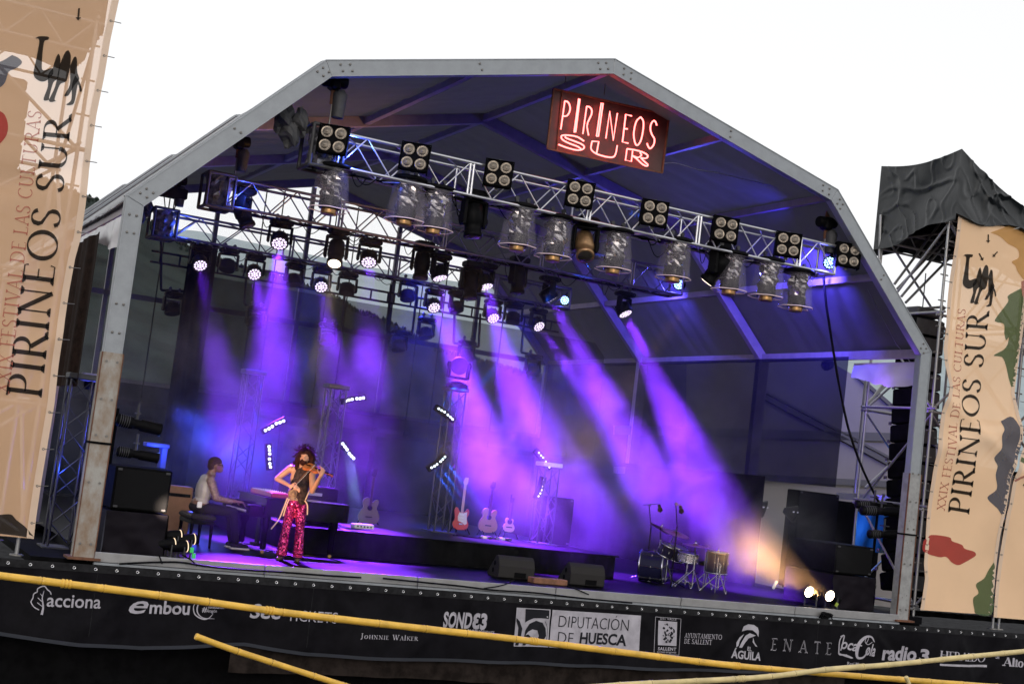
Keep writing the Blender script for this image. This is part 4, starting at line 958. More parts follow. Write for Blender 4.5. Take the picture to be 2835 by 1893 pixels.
Q, w_ = serif_text('ENATE', .05, .02, sp=.62, srf=.09); prt('lettering', Q, q4((2138, 1802), (2301, 1812), 35), M_inkd, .014, 'dark inner line of the outlined letters')
k4 = cz(2135, 1350, 2.887)
word('oca', (2330, 1795), (2372, 1803), 21, .02, .35); word('-', (2375, 1786), (2384, 1788), 4, .03); word('ola', (2394, 1812), (2420, 1817), 34, .02, .35)
pxline(k4([(585, 1178), (556, 1215), (548, 1290), (552, 1330), (590, 1335), (640, 1355)]), lambda t: 2+3*t); pxline(k4([(560, 1190), (590, 1180), (575, 1250), (562, 1300)]), 3.0)
pxline(k4([(775, 1290), (735, 1350), (690, 1355), (680, 1310), (700, 1240), (750, 1190), (800, 1190), (822, 1230)]), lambda t: 2+6*math.sin(PI*t)); pxline(k4([(755, 1240), (775, 1200), (760, 1190), (745, 1225), (770, 1250), (805, 1230)]), 1.8)
pxline(k4([(555, 1325), (600, 1345), (650, 1358), (600, 1332)]), 3)
word('Real Magic', (2346, 1842), (2392, 1845), 11, .01)
word('radio', (2441, 1827), (2540, 1832), 42, .035); word('3', (2548, 1832), (2572, 1834), 37, .04)
sword('HERALDO', (2601, 1823), (2731, 1834), 24, .16, .05, sp=.0); prtpoly(k4([(1345, 1402), (1735, 1416), (1732, 1434), (1344, 1418)]))
word('DEL', (2758, 1822), (2768, 1823), 7, .02); sword('Alto', (2774, 1842), (2834, 1847), 25, .2, .06, sp=.0); sword('ARAGON', (2838, 1848), (2935, 1856), 25, .2, .06)
# second, rougher brown-black drape below the banner, and an added black sheet for the under-stage darkness
mb = MB(); mb.grid(lambda u, v: V(-4.95+10.8*u, -.05-.03*math.sin(40*u)*(.3+v)-.02*math.sin(97*u), -.85-(.62-.12*math.sin(3*u+1))*v), 160, 4)
tag(mb.build('lower_drape', mat('brown_black_drape', (.022, .017, .015), .9, var=.4, vs=5), recalc=False), 'rough brown-black drape hanging below the sponsor banner', 'drape')
mb = MB(); mb.grid(lambda u, v: V(-11+25*u, .35+.04*math.sin(60*u), -.3-2*v), 160, 3)
tag(mb.build('under_stage_dark_sheet', M_blackm, recalc=False), 'added black sheet standing in for the darkness under the stage', 'drape')

# ------------------------------------------------------------------ tall printed banners on scaffold towers
def interp(tab, z):
    tab = sorted(tab)
    if z <= tab[0][0]: return tab[0][1]
    for (a, b), (c, d) in zip(tab, tab[1:]):
        if z <= c: return b+(d-b)*(z-a)/(c-a)
    return tab[-1][1]
YBN = .12
def wl(x, z): return .05*math.sin(x*1.6+z*.9)+.04*noise.noise(V(x*.9, z*.5, 3))+.03*math.exp(-((z-1.9-(x+9)*.75)/.18)**2)-.03*math.exp(-((z-4.6-(x+9)*.4)/.2)**2)
def wr_(x, z): return .05*noise.noise(V(x*1.1, z*.8, 7))+.05*math.exp(-((z-3.9+(x-8)*.55)/.16)**2)+.04*math.exp(-((z-3.2-(x-8)*.3)/.2)**2)+.03*math.sin(z*1.7+x)
def mkban(label, ledge, redge, z0, z1, wf, zl=None, top=None):
    t = thing('festival_banner', label, 'banner', (interp(redge, z0), YBN, z0), 'tall cream banners on the scaffold towers')
    srf = lambda p, off: V(p.x, YBN-wf(p.x, p.z)-off, p.z)
    def fn(u, v):
        z = z0(0) if callable(z0) else z0; z = z+(z1-z)*v
        a, b = interp(ledge, z), interp(redge, z); x = a+(b-a)*u
        if zl: z += zl*(1-v)*u
        return srf(V(x, 0, z), 0)
    mb = MB(); mb.grid(fn, 60, 140); mb.build('mesh_fabric', M_cream, t, recalc=False)
    def hem(e, sx):
        mb = MB(); mb.grid(lambda u, v: srf(V(interp(e, z0+(z1-z0)*v)+sx*.09*u, 0, z0+(z1-z0)*v+(zl*(1-v) if zl and sx < 0 else 0)), .006), 1, 140); mb.build('edge_hem', M_hem, t, recalc=False)
        m = MB(); z = z0+.2
        while z < z1: p = srf(V(interp(e, z)+sx*.045, 0, z), .01); m.lathe([(.008, 0), (.016, -.004), (.018, 0)], p, (0, -1, 0), 8, close=False); m.tube(p+V(-sx*.02, 0, 0), p+V(-sx*.14, .03, .01), .006, 4); z += .48
        m.build('eyelet_row', M_screw, t)
    hem(redge, -1)
    if ledge[0][1] > -9: hem(ledge, 1)
    return t, srf
M_cream = cloth('cream_mesh_banner', (.95, .60, .37), .38, .05, vs=1.2)
M_hem = cloth('cream_hem', (.80, .60, .45), .12, .04)
M_txt = cloth('black_mesh_ink', (.012, .010, .009), .16)
M_tred = cloth('red_mesh_ink', (.50, .15, .10), .34)
BC = {'red': cloth('red_ink_patch', (.42, .035, .03), .25), 'green': cloth('green_ink_patch', (.075, .13, .045), .25), 'blue': cloth('slate_ink_patch', (.075, .085, .12), .25), 'ochre': cloth('ochre_ink_patch', (.62, .33, .10), .3), 'pink': cloth('pink_ink_patch', (.45, .17, .13), .3), 'black': cloth('charcoal_ink_patch', (.03, .025, .022), .15)}
def edge(pts, Y=YBN): return sorted([(aty(x, y, Y).z, aty(x, y, Y).x) for x, y in pts])
eL = edge([(329, 0), (306, 111), (289, 214), (268, 318), (255, 414), (238, 567), (224, 661), (209, 715), (192, 806), (176, 910), (161, 1013), (149, 1119), (131, 1224), (114, 1327), (99, 1433), (93, 1487)])
bL, sL = mkban('tall cream banner with black and red lettering at the left edge', [(0, -10.35), (9, -10.35)], eL, .2, 7.55, wl)
def q4b(a, b, c, d): return [aty(*q, YBN) for q in (a, b, c, d)]
def bprint(t, srf, nm, faces, quad, m, box=None, off=.008): return map_faces(faces, quad, srf, box, .15, off).build(nm, m, t, recalc=False)
def btext(t, srf, s, quad, m, tk, th, sp=.06):
    Q, w = serif_text(s, tk, th, sp=sp); return bprint(t, srf, 'lettering', Q, quad, m, (0, w, 0, 1))
def bpoly(t, srf, nm, pts, m, off=.006):
    P = [aty(x, y, YBN) for x, y in pts]; P = smooth(P+[P[0]], 4)[:-1] if len(P) > 5 else P
    F = [[P[k] for k in q] for q in tessellate_polygon([P])]; mb = MB(); st = F
    while st:
        q = st.pop(); e = [(q[(i+1) % 3]-q[i]).length for i in range(3)]
        if max(e) > .15: i = e.index(max(e)); a, b, c = q[i], q[(i+1) % 3], q[(i+2) % 3]; mm = (a+b)/2; st += [[a, mm, c], [mm, b, c]]
        else: mb.add([srf(p, off) for p in q], [(0, 1, 2)])
    return mb.build(nm, m, t, recalc=False)
btext(bL, sL, 'PIRINEOS SUR', q4b((113, 1104), (200, 322), (128, 316), (14, 1092)), M_txt, .135, .045)
btext(bL, sL, 'XXIX FESTIVAL DE LAS CULTURAS', q4b((22, 1090), (117, 308), (79, 303), (-20, 1085)), M_tred, .11, .05)
SYM = [[(1740, 935), (1760, 925), (1802, 928), (1800, 945), (1782, 960), (1780, 1080), (1790, 1112), (1830, 1100), (1835, 1135), (1800, 1172), (1765, 1165), (1744, 1130), (1752, 1050), (1760, 950)],
       [(1832, 1100), (1845, 1040), (1856, 1022), (1866, 1060), (1862, 1150), (1840, 1180), (1826, 1262), (1832, 1272), (1800, 1274), (1816, 1200), (1812, 1140)],
       [(1862, 1090), (1882, 1020), (1898, 1003), (1912, 1030), (1912, 1100), (1900, 1170), (1872, 1190), (1852, 1268), (1860, 1280), (1826, 1280), (1850, 1200)],
       [(1912, 1090), (1928, 1040), (1942, 1050), (1948, 1120), (1960, 1160), (1942, 1190), (1920, 1240), (1912, 1252), (1896, 1248), (1918, 1190)],
       [(1940, 1140), (1962, 1175), (1976, 1220), (1968, 1228), (1955, 1190), (1948, 1270), (1938, 1300), (1908, 1300), (1930, 1272), (1928, 1190)]]
zl4 = lambda pts: [(2000+x/2.613, 350+y/2.613) for x, y in pts]
def bline(t, srf, pts, w, m, head=0):
    P = [V(a, b, 0) for a, b in pts]; d = (P[-1]-P[0]).normalized(); n = V(-d.y, d.x, 0)
    out = [P[0]+n*w/2, P[-1]-d*head+n*w/2] + ([P[-1]-d*head+n*w*1.6, P[-1], P[-1]-d*head-n*w*1.6] if head else []) + [P[-1]-d*head-n*w/2, P[0]-n*w/2]
    Q = [aty(p.x, p.y, YBN) for p in out]; mb = MB(); tri = tessellate_polygon([Q]); mb.add([srf(p, .008) for p in Q], [tuple(q) for q in tri]); mb.build('emblem_mark', m, t, recalc=False)
for s in SYM: bpoly(bL, sL, 'emblem_shape', [((222+(x-1740)*1.55+(1300-y)*.10)/2.61, (258+(y-925)*1.32)/2.61) for x, y in s], M_txt, .008)
bline(bL, sL, [(220, 22), (217, 56)], 5, M_txt, 9)
k6 = lambda pts: [(x/2.61, y/2.61) for x, y in pts]
bpoly(bL, sL, 'red_shape', k6([(0, 803), (35, 830), (57, 895), (50, 970), (0, 1038), (-60, 1060), (-120, 980), (-110, 860), (-60, 800)]), BC['red'])
bpoly(bL, sL, 'slate_shape', k6([(90, 395), (135, 415), (162, 450), (120, 490), (65, 518), (40, 590), (0, 632), (-80, 660), (-120, 560), (-90, 440), (0, 445)]), BC['blue'])
bpoly(bL, sL, 'charcoal_shape', [(0, 1424), (30, 1423), (45, 1438), (67, 1455), (84, 1474), (90, 1487), (40, 1481), (0, 1477), (-90, 1468), (-120, 1440), (-60, 1430)], BC['black'])
k9 = lambda pts: [(2135+x/3.136, 900+y/3.136) for x, y in pts]
k8 = lambda pts: [(2400+x/3.182, 1400+y/3.182) for x, y in pts]
eRl = edge([(2651, 595), (2640, 700), (2628, 836), (2623, 900), (2613, 964), (2616, 1010), (2628, 1072), (2612, 1110), (2604, 1142), (2590, 1270), (2575, 1400), (2566, 1500), (2558, 1560), (2560, 1600), (2545, 1687)])
eRr = edge([(2850, 600), (2840, 800), (2829, 957), (2820, 1030), (2811, 1091), (2827, 1187), (2828, 1219), (2814, 1260), (2795, 1324), (2785, 1409), (2772, 1482), (2758, 1639), (2747, 1706)])
M_cream = cloth('cream_banner_vinyl', (.93, .63, .395), .10, .04, vs=1.2)
bR, sR = mkban('tall cream banner with black and red lettering right of the stage', eRl, eRr, .21, 7.42, wr_, zl=.02)
btext(bR, sR, 'PIRINEOS SUR', q4b((2682, 1426), (2739, 866), (2683, 862), (2629, 1417)), M_txt, .135, .045)
btext(bR, sR, 'XXIX FESTIVAL DE LAS CULTURAS', q4b((2620, 1414), (2678, 856), (2657, 852), (2599, 1411)), M_tred, .11, .05)
for s in SYM: bpoly(bR, sR, 'emblem_shape', zl4(s), M_txt, .008)
for a, b in (((1910, 783), (1908, 845)), ((1846, 920), (1873, 972)), ((1977, 908), (1940, 946))): bline(bR, sR, zl4([a, b]), 3.6, M_txt, 7)
bpoly(bR, sR, 'ochre_shape', zl4([(1925, 770), (2010, 740), (2080, 712), (2190, 700), (2200, 900), (2186, 1110), (2130, 1060), (2110, 1010), (2085, 980), (2135, 950), (2130, 890), (2060, 850), (2000, 800)]), BC['ochre'])
bpoly(bR, sR, 'pink_shape', zl4([(2150, 1120), (2195, 1110), (2195, 1500), (2150, 1300)]), BC['pink'], .004)
bpoly(bR, sR, 'green_shape', zl4([(2150, 1170), (2060, 1225), (2060, 1270), (1975, 1390), (1985, 1415), (2035, 1430), (2040, 1500), (2055, 1545)])+k9([(2065, 105), (2055, 170), (2020, 215), (1937, 263), (2015, 278), (2055, 360), (2080, 470), (2112, 560), (2140, 400), (2165, 150), (2170, 0), (2180, -200), (2165, -260)]), BC['green'])
bpoly(bR, sR, 'slate_shape', k9([(1985, 832), (2095, 800), (2168, 1000), (2110, 1170), (2066, 1330), (2035, 1560), (2010, 1650), (1960, 1590), (1925, 1560), (1868, 1492), (1950, 1420), (1940, 1300), (1955, 1220), (1925, 1150), (1975, 1060), (1980, 960), (2005, 900)]), BC['blue'])
bpoly(bR, sR, 'red_shape', k8([(506, 312), (545, 275), (600, 255), (735, 275), (760, 310), (835, 340), (860, 375), (940, 400), (960, 430), (930, 455), (850, 500), (800, 520), (750, 495), (705, 448), (640, 450), (502, 400)]), BC['red'])
bpoly(bR, sR, 'green_shape', k8([(1158, 470), (1135, 780), (1108, 955), (962, 950), (938, 900), (930, 810), (985, 765), (960, 690), (1040, 640), (1090, 560)]), BC['green'])
eQl = edge([(2860, 600), (2845, 957), (2838, 1100), (2835, 1232), (2818, 1270), (2800, 1340), (2792, 1400), (2788, 1416), (2780, 1482), (2764, 1620), (2755, 1703)])
M_cream = cloth('cream_banner_vinyl', (.93, .63, .395), .10, .04, vs=1.2)
bQ, sQ = mkban('second cream banner with a line-drawn face, cut by the right edge', eQl, [(0, 11.6), (9, 11.5)], .18, 7.3, wr_)
for pts, w in ((k9([(2100, 1352), (2140, 1325), (2195, 1300)]), 6), (k9([(2170, 1380), (2190, 1392), (2210, 1390)]), 5), (k9([(2150, 1160), (2190, 1180), (2230, 1170)]), 14)):
    for a, b in zip(pts, pts[1:]): bline(bQ, sQ, [a, b], w, BC['pink'] if w == 6 else BC['green'] if w == 14 else BC['black'])
# scaffold towers with tarpaulin tops
def scaffold(label, x0, x1, y0, y1, z1, grp='scaffold towers behind the banners', rows=4, z0=-.05):
    t = thing('scaffold_tower', label, 'scaffolding', ((x0+x1)/2, (y0+y1)/2, z0), grp); r = .027
    X = (x0, x1); Y = (y0, y1)
    for x in X:
        for y in Y: rod('standard', (x, y, z0), (x, y, z1), r, t, M_steel)
    zs = [z0+.25+(z1-z0-.3)*i/rows for i in range(rows+1)]
    for z in zs:
        for y in Y: rod('ledger', (x0-.1, y, z), (x1+.1, y, z), r, t, M_steel)
        for x in X: rod('transom', (x, y0-.1, z+.06), (x, y1+.1, z+.06), r, t, M_steel)
    for i, (a, b) in enumerate(zip(zs, zs[1:])):
        for y in Y: rod('diagonal', ((x0, x1)[i % 2], y+.05, a), ((x1, x0)[i % 2], y+.05, b), r*.9, t, M_steel)
        for x in X: rod('diagonal', (x+.05, (y0, y1)[i % 2], a), (x+.05, (y1, y0)[i % 2], b), r*.9, t, M_steel)
    # lattice girders just under the top
    for y in Y:
        for k in range(6):
            a = x0+(x1-x0)*k/6; b = x0+(x1-x0)*(k+1)/6; rod('lattice', (a, y, z1-.45 if k % 2 else z1-.02), (b, y, z1-.02 if k % 2 else z1-.45), .014, t, M_steel)
        rod('ledger', (x0, y, z1-.45), (x1, y, z1-.45), .022, t, M_steel)
    for x in X:
        for y in Y: mb = MB(); mb.lathe([(.09, 0), (.09, .015), (.02, .02), (.02, .2)], (x, y, z0), n=10); mb.build('base_jack', M_screw, t)
    mb = MB()
    for x in X:
        for z in [z0+.6+.48*i for i in range(int((z1-z0)/.48))]: mb.tube((x-.09, y0, z), (x+.09, y0, z), .014, 5)
    o = mb.build('couplers', M_screw, t); o.name = 'coupler'; return t
scaffold('scaffold tower behind the left banner, seen through its mesh', -10.1, -7.86, .32, 2.3, 7.15)
scaffold('scaffold tower behind the right banner under a black tarpaulin', 7.62, 9.6, .3, 2.05, 7.4)
scaffold('far right scaffold bay cut off by the picture edge', 9.75, 11.6, .3, 2.05, 7.3, rows=4)
M_tarp = mat('black_tarpaulin', (.006, .008, .010), .28, bump=.5, bs=3.5, spec=.5, stretch=(1, 1, .45))
def tarp(label, c, top, zb, amp, seed, xr=None):
    """c: four ground corners (x, y); top: four top heights, zb: four hem heights"""
    t = thing('tarpaulin', label, 'tarpaulin', (c[0][0], c[0][1], zb[0]), 'black tarpaulins over the towers')
    mb = MB()
    def side(i, j):
        a, b = c[i], c[j]; d = V(b[0]-a[0], b[1]-a[1], 0); n = V(d.y, -d.x, 0).normalized()
        def fn(u, v):
            x = a[0]+(b[0]-a[0])*u; y = a[1]+(b[1]-a[1])*u
            zt = top[i]+(top[j]-top[i])*u-.12*math.sin(PI*u); z0 = zb[i]+(zb[j]-zb[i])*u+.06*math.sin(u*9+seed); z = z0+(zt-z0)*v
            w = amp*math.sin(PI*u)**.5*(.7*noise.noise(V(x*1.4+z*1.2, y*1.4, z*2.2+seed))+1.1*max(0, .12-abs(noise.noise(V(x*1.6-z*1.1, y*1.6, z*1.5+seed))))*5+.8*max(0, .1-abs(noise.noise(V(x*2.6+z*2, y*2.6, z*1.2+seed*2))))*5)-.08*math.sin(PI*u)*math.sin(PI*v)
            return V(x, y, z)+n*w
        mb.grid(fn, 70, 44)
    for i in range(4): side(i, (i+1) % 4)
    P = [V(c[i][0], c[i][1], top[i]) for i in range(4)]
    mb.grid(lambda u, v: (P[0]*(1-u)+P[1]*u)*(1-v)+(P[3]*(1-u)+P[2]*u)*v-V(0, 0, .12*math.sin(PI*u)+.12*math.sin(PI*v)), 20, 20)
    mb.build('sheet', M_tarp, t, recalc=False); return t
tarp('black tarpaulin hood peaked over the right-hand tower', [(7.5, .02), (9.75, .05), (9.8, 2.15), (7.5, 2.15)], [8.62, 7.75, 7.7, 8.6], [7.36, 7.42, 7.1, 6.86], .07, 2)
tarp('black tarpaulin wrapped round the top of the left tower', [(-10.4, .34), (-7.75, .34), (-7.75, 2.4), (-10.4, 2.4)], [8.3, 8.5, 8.4, 8.2], [7.0, 7.05, 6.9, 6.9], .07, 5)
tarp('black tarpaulin over the far right scaffold bay', [(9.8, .1), (11.9, .1), (11.9, 2.15), (9.8, 2.15)], [7.75, 7.5, 7.5, 7.6], [7.25, 7.0, 7.0, 7.1], .08, 9)
# diagonal stay tubes between tower and tent
tb = thing('stay_tubes', 'bare steel stay tubes slanting from the right tower behind the tent frame', 'scaffolding', aty(2620, 700, 2.0))
for a, b in (((1620, 640), (1245, 1140)), ((1660, 760), (1265, 1175)), ((1650, 800), (1295, 1230)), ((1650, 945), (1325, 1275)), ((1355, 1325), (1600, 1305)), ((1400, 1400), (1530, 1420)), ((1610, 1310), (1440, 1490)), ((1145, 825), (1650, 765)), ((1150, 830), (1650, 942)), ((1145, 640), (1135, 960))):
    p, q = zl4([a])[0], zl4([b])[0]; rod('tube', aty(*p, 2.0), aty(*q, 2.0), .028, tb, M_steel)
# line arrays
def linearray(label, X, Y, z1, n, w, rot=0):
    t = thing('line_array', label, 'loudspeakers', (X, Y, z1), 'hanging line arrays beside the stage'); t.rotation_euler = (0, 0, rot)
    mb = MB(); mb.bbox((X, Y, z1+.12), (w*.9, .5, .16), .03); mb.tube((X, Y, z1+.2), (X, Y, z1+.9), .012, 5); mb.build('flying_frame', M_dgrey, t)
    for i in range(n):
        z = z1-.17-i*.345; mb = MB(); R = Matrix.Rotation(math.radians(-i*1.0), 3, 'X')
        mb.bbox((X, Y-.012*i, z), (w, .5, .325), .025, R); o = mb.build('cabinet', M_blackm, t)
        g = MB(); g.box((X, Y-.012*i-.255, z), (w-.05, .012, .28), R); g.build('grille', M_dgrey, o)
        l = MB(); l.box((X-w/2+.02, Y+.2, z-.17), (.03, .06, .06)); l.box((X+w/2-.02, Y+.2, z-.17), (.03, .06, .06)); l.build('link_plate', M_screw, o)
    return t
linearray('tall hanging line array of black cabinets between the tent post and right banner', 8.2, 1.4, 5.62, 15, .75)
linearray('dark line array hidden behind the upper part of the left banner', -9.0, 1.3, 6.1, 14, 1.05)

# ================================================================== ON THE STAGE
def body(name, fn, m, parent, vox=.012, sm=4, **kw):
    mb = MB(); fn(mb); o = mb.build(name, m, parent, **kw)
    r = o.modifiers.new('fuse', 'REMESH'); r.mode = 'VOXEL'; r.voxel_size = vox; r.use_smooth_shade = True
    s = o.modifiers.new('soften', 'SMOOTH'); s.iterations = sm; s.factor = .5; return o
def hand(mb, w, d, side, L=.19, curl=.5, nrm=V(0, 0, -1)):
    """palm, four unequal bent fingers and a thumb from the side of the palm; w wrist, d direction, side across"""
    d = Vector(d).normalized(); side = Vector(side); side = (side-d*side.dot(d)).normalized(); nrm = Vector(nrm)
    for k in (-.6, -.1, .4): mb.caps(w+side*.028*k, w+d*L*.48+side*.05*k, .018, .017, 8)
    for k, l in ((-1.2, .78), (-.4, .92), (.4, 1.0), (1.2, .95)):
        a = w+d*L*.46+side*.021*k; b = a+(d*(1-curl*.6)+nrm*curl*.7).normalized()*L*.27*l; c = b+(d*(1-curl)+nrm*curl*1.3).normalized()*L*.24*l
        mb.caps(a, b, .0105, .009, 7); mb.caps(b, c, .009, .0075, 7)
    a = w+d*L*.14+side*.035; b = a+(d*.6+side*.7+nrm*.2).normalized()*L*.24; mb.caps(a, b, .012, .010, 7); mb.caps(b, b+(d*.8+nrm*.4).normalized()*L*.2, .010, .008, 7)
RH = V(.892, -.45, 0); FW = V(-.45, -.892, 0)
# ---- violinist
VO = fl(800, 1553)
def vp(r, f, z): return VO+RH*r+FW*f+V(0, 0, z)
viol = thing('person', 'violinist with wild dark curly hair, dark vest and glittering magenta trousers', 'person', VO)
M_skin = mat('skin_tan', (.50, .27, .17), .45, var=.06, bump=.05)
M_skin2 = mat('skin_brown', (.15, .07, .04), .45, var=.06)
def f_body(mb):
    mb.ell(vp(.03, .03, 1.555), (.072, .088, .105)); mb.ell(vp(.03, .09, 1.50), (.045, .05, .05))                     # skull, jaw
    mb.ell(vp(.035, .128, 1.545), (.013, .022, .02)); mb.caps(vp(.01, .0, 1.37), vp(.025, .03, 1.5), .055, .05)       # nose, neck
    for s in (-1, 1): mb.ell(vp(.03+s*.076, .02, 1.54), (.012, .02, .03)); mb.ell(vp(.03+s*.03, .104, 1.585), (.026, .02, .008))
    mb.ell(vp(.03, .115, 1.495), (.03, .016, .008))
    mb.caps(vp(-.15, 0, 1.36), vp(.15, 0, 1.34), .065, .062); mb.ell(vp(0, 0, 1.23), (.155, .105, .16)); mb.ell(vp(0, 0, 1.02), (.13, .09, .16)); mb.ell(vp(0, 0, .90), (.15, .1, .1))
    mb.caps(vp(-.17, .0, 1.355), vp(-.33, .05, 1.19), .054, .043); mb.caps(vp(-.33, .05, 1.19), vp(-.10, .27, 1.115), .041, .026)   # bow arm
    hand(mb, vp(-.09, .28, 1.11), RH+V(0, 0, -.05)+FW*.1, V(0, 0, 1), curl=.5, nrm=V(0, 0, -1))
    mb.caps(vp(.17, .0, 1.335), vp(.23, .16, 1.075), .052, .042); mb.caps(vp(.23, .16, 1.075), vp(.345, .35, 1.315), .040, .026)     # violin arm
    hand(mb, vp(.345, .35, 1.315), V(0, 0, 1)+RH*.25, FW*-.3+RH*-.8, curl=.75, nrm=RH*-.8+FW*-.3)
body('body', f_body, M_skin, viol, .009)
def f_hair(mb):
    rnd = random.Random(11); c = vp(.03, -.01, 1.60)
    mb.ell(c, (.12, .12, .115)); 
    for s in (-1, 1): mb.ell(vp(.03+s*.10, -.01, 1.50), (.05, .07, .11)); mb.ell(vp(.03+s*.10, .03, 1.38), (.035, .045, .09))
    mb.ell(vp(.03, -.06, 1.46), (.12, .06, .14))
o = body('hair', f_hair, mat('dark_auburn_hair', (.035, .012, .010), .55, var=.5, vs=40, bump=1, bs=60), viol, .014, 1)
mb = MB(); rnd = random.Random(4)
for i in range(620):
    a = rnd.uniform(0, 2*PI); h = rnd.uniform(-.9, 1); st = math.sqrt(max(0, 1-h*h)); d = RH*math.cos(a)*st+FW*math.sin(a)*st+V(0, 0, h)
    if d.dot(FW) > .45 and h < .45: continue
    b = vp(.03, -.015, 1.57)+d*.105-V(0, 0, .06 if h < 0 else 0); P = []; s2 = V(rnd.uniform(-1, 1), rnd.uniform(-1, 1), rnd.uniform(-1, 1)).cross(d)*.02; L = rnd.uniform(.05, .11)
    for k in range(6): P.append(b+d*L*k/5+s2*math.sin(k*1.9+a)-V(0, 0, .004*k*k*(.6 if h < .4 else .1)))
    mb.path(P, .0035, 3, False)
o = mb.build('curls', mat('dark_auburn_hair', (0, 0, 0)), viol, recalc=False); o['kind'] = 'stuff'
body('beard', lambda mb: (mb.ell(vp(.03, .10, 1.475), (.058, .05, .05)), mb.ell(vp(.03, .115, 1.515), (.04, .02, .012))), mat('dark_auburn_hair', (0, 0, 0)), viol, .01, 1)
def f_vest(mb):
    mb.ell(vp(.02, -.002, 1.21), (.166, .120, .20)); mb.ell(vp(.01, -.01, 1.0), (.14, .1, .16)); mb.caps(vp(.10, .01, 1.40), vp(.07, .06, 1.0), .05, .07); mb.caps(vp(-.07, -.02, 1.4), vp(-.08, -.02, 1.15), .05, .06)
    mb.caps(vp(.06, .03, 1.38), vp(.08, .05, .92), .07, .08)
body('vest', f_vest, mat('dark_patterned_vest', (.02, .014, .014), .6, col2=(.07, .045, .04), vs=24), viol, .012)
def f_corset(mb): mb.ell(vp(-.055, .035, 1.01), (.095, .085, .11)); mb.ell(vp(0, .0, .915), (.150, .108, .045))
body('waist_sash', f_corset, mat('tan_lace_sash', (.42, .28, .17), .6, col2=(.12, .07, .045), vs=26), viol, .012)
def seq():
    m = bpy.data.materials.new('magenta_sequins'); m.use_nodes = True; n = m.node_tree; b = n.nodes['Principled BSDF']
    b.inputs['Roughness'].default_value = .22; b.inputs['Metallic'].default_value = .75
    tc = n.nodes.new('ShaderNodeTexCoord'); v = n.nodes.new('ShaderNodeTexVoronoi'); v.inputs['Scale'].default_value = 55; n.links.new(tc.outputs['Object'], v.inputs['Vector'])
    cr = n.nodes.new('ShaderNodeValToRGB'); n.links.new(v.outputs['Color'], cr.inputs[0]); e = cr.color_ramp.elements; e[0].color = (.30, .005, .07, 1); e[1].color = (1.0, .10, .35, 1); e[0].position = .3; e[1].position = .75
    n.links.new(cr.outputs[0], b.inputs['Base Color']); 
    sv = n.nodes.new('ShaderNodeVectorMath'); sv.operation = 'SUBTRACT'; sv.inputs[1].default_value = (.5, .5, .5); n.links.new(v.outputs['Color'], sv.inputs[0])
    sc = n.nodes.new('ShaderNodeVectorMath'); sc.operation = 'SCALE'; sc.inputs['Scale'].default_value = 1.1; n.links.new(sv.outputs[0], sc.inputs[0])
    g = n.nodes.new('ShaderNodeNewGeometry'); ad = n.nodes.new('ShaderNodeVectorMath'); n.links.new(sc.outputs[0], ad.inputs[0]); n.links.new(g.outputs['Normal'], ad.inputs[1])
    no = n.nodes.new('ShaderNodeVectorMath'); no.operation = 'NORMALIZE'; n.links.new(ad.outputs[0], no.inputs[0]); n.links.new(no.outputs[0], b.inputs['Normal']); return m
def f_tr(mb):
    mb.ell(vp(0, 0, .86), (.160, .115, .1))
    mb.caps(vp(-.075, .01, .82), vp(-.10, .03, .48), .088, .068); mb.caps(vp(-.10, .03, .48), vp(-.125, .0, .12), .066, .080)
    mb.caps(vp(.075, .0, .82), vp(.10, .02, .48), .088, .068); mb.caps(vp(.10, .02, .48), vp(.115, -.03, .12), .066, .080)
    for s in (-.125, .115):
        for k in range(3): mb.ell(vp(s, 0, .08+.06*k), (.086-.006*k, .092-.006*k, .020))
body('trousers', f_tr, seq(), viol, .013, 2)
for s, f in ((-.125, .0), (.115, -.04)):
    body('shoe', lambda mb: (mb.caps(vp(s, f-.05, .04), vp(s*1.15, f+.14, .03), .045, .038), mb.ell(vp(s, f-.02, .07), (.045, .05, .05))), mat('brown_leather_shoe', (.07, .04, .025), .4), viol, .01)
mb = MB()
for P in (((-.13, .12, .93), (-.17, .14, .75), (-.21, .16, .6), (-.30, .18, .45)), ((-.10, .13, .92), (-.13, .15, .8), (-.15, .15, .66)), ((.13, .12, .92), (.18, .14, .86), (.20, .15, .72)), ((.18, .1, 1.08), (.16, .13, 1.0), (.14, .13, .93))):
    q = smooth([vp(*k) for k in P], 4)
    for a, b in zip(q, q[1:]): mb.bar(a, b, .018, .005, FW)
mb.build('sash_ribbon', mat('cream_ribbon', (.55, .38, .25), .6), viol)
# violin and bow
vi = thing('violin', 'varnished violin held under the chin of the curly-haired player', 'violin', vp(.2, .3, 1.33))
A, Bv = vp(.07, .15, 1.45), vp(.53, .42, 1.345); ax = (Bv-A).normalized(); up_ = (V(0, 0, 1)+FW*.55); up_ = (up_-ax*up_.dot(ax)).normalized(); sd = ax.cross(up_)
M_var = mat('violin_varnish', (.42, .13, .035), .22, var=.25, vs=12, coat=.5)
ol = [(0, .04), (.012, .075), (.05, .092), (.09, .085), (.125, .058), (.16, .052), (.19, .066), (.23, .078), (.275, .066), (.30, .03)]
pts = [A+ax*a+sd*b for a, b in ol]+[A+ax*a-sd*b for a, b in reversed(ol)]
mb = MB(); mb.poly(pts, .038, -up_); mb.build('sound_box', M_var, vi)
mb = MB(); mb.bar(A+ax*.20+up_*.012, A+ax*.46+up_*.006, .026, .012, up_); mb.build('fingerboard', M_blacks, vi)
mb = MB(); mb.bar(A+ax*.28-up_*.01, A+ax*.44-up_*.008, .022, .02, up_); mb.caps(A+ax*.44-up_*.01, A+ax*.53-up_*.02, .014, .018); mb.build('neck', M_var, vi)
mb = MB()
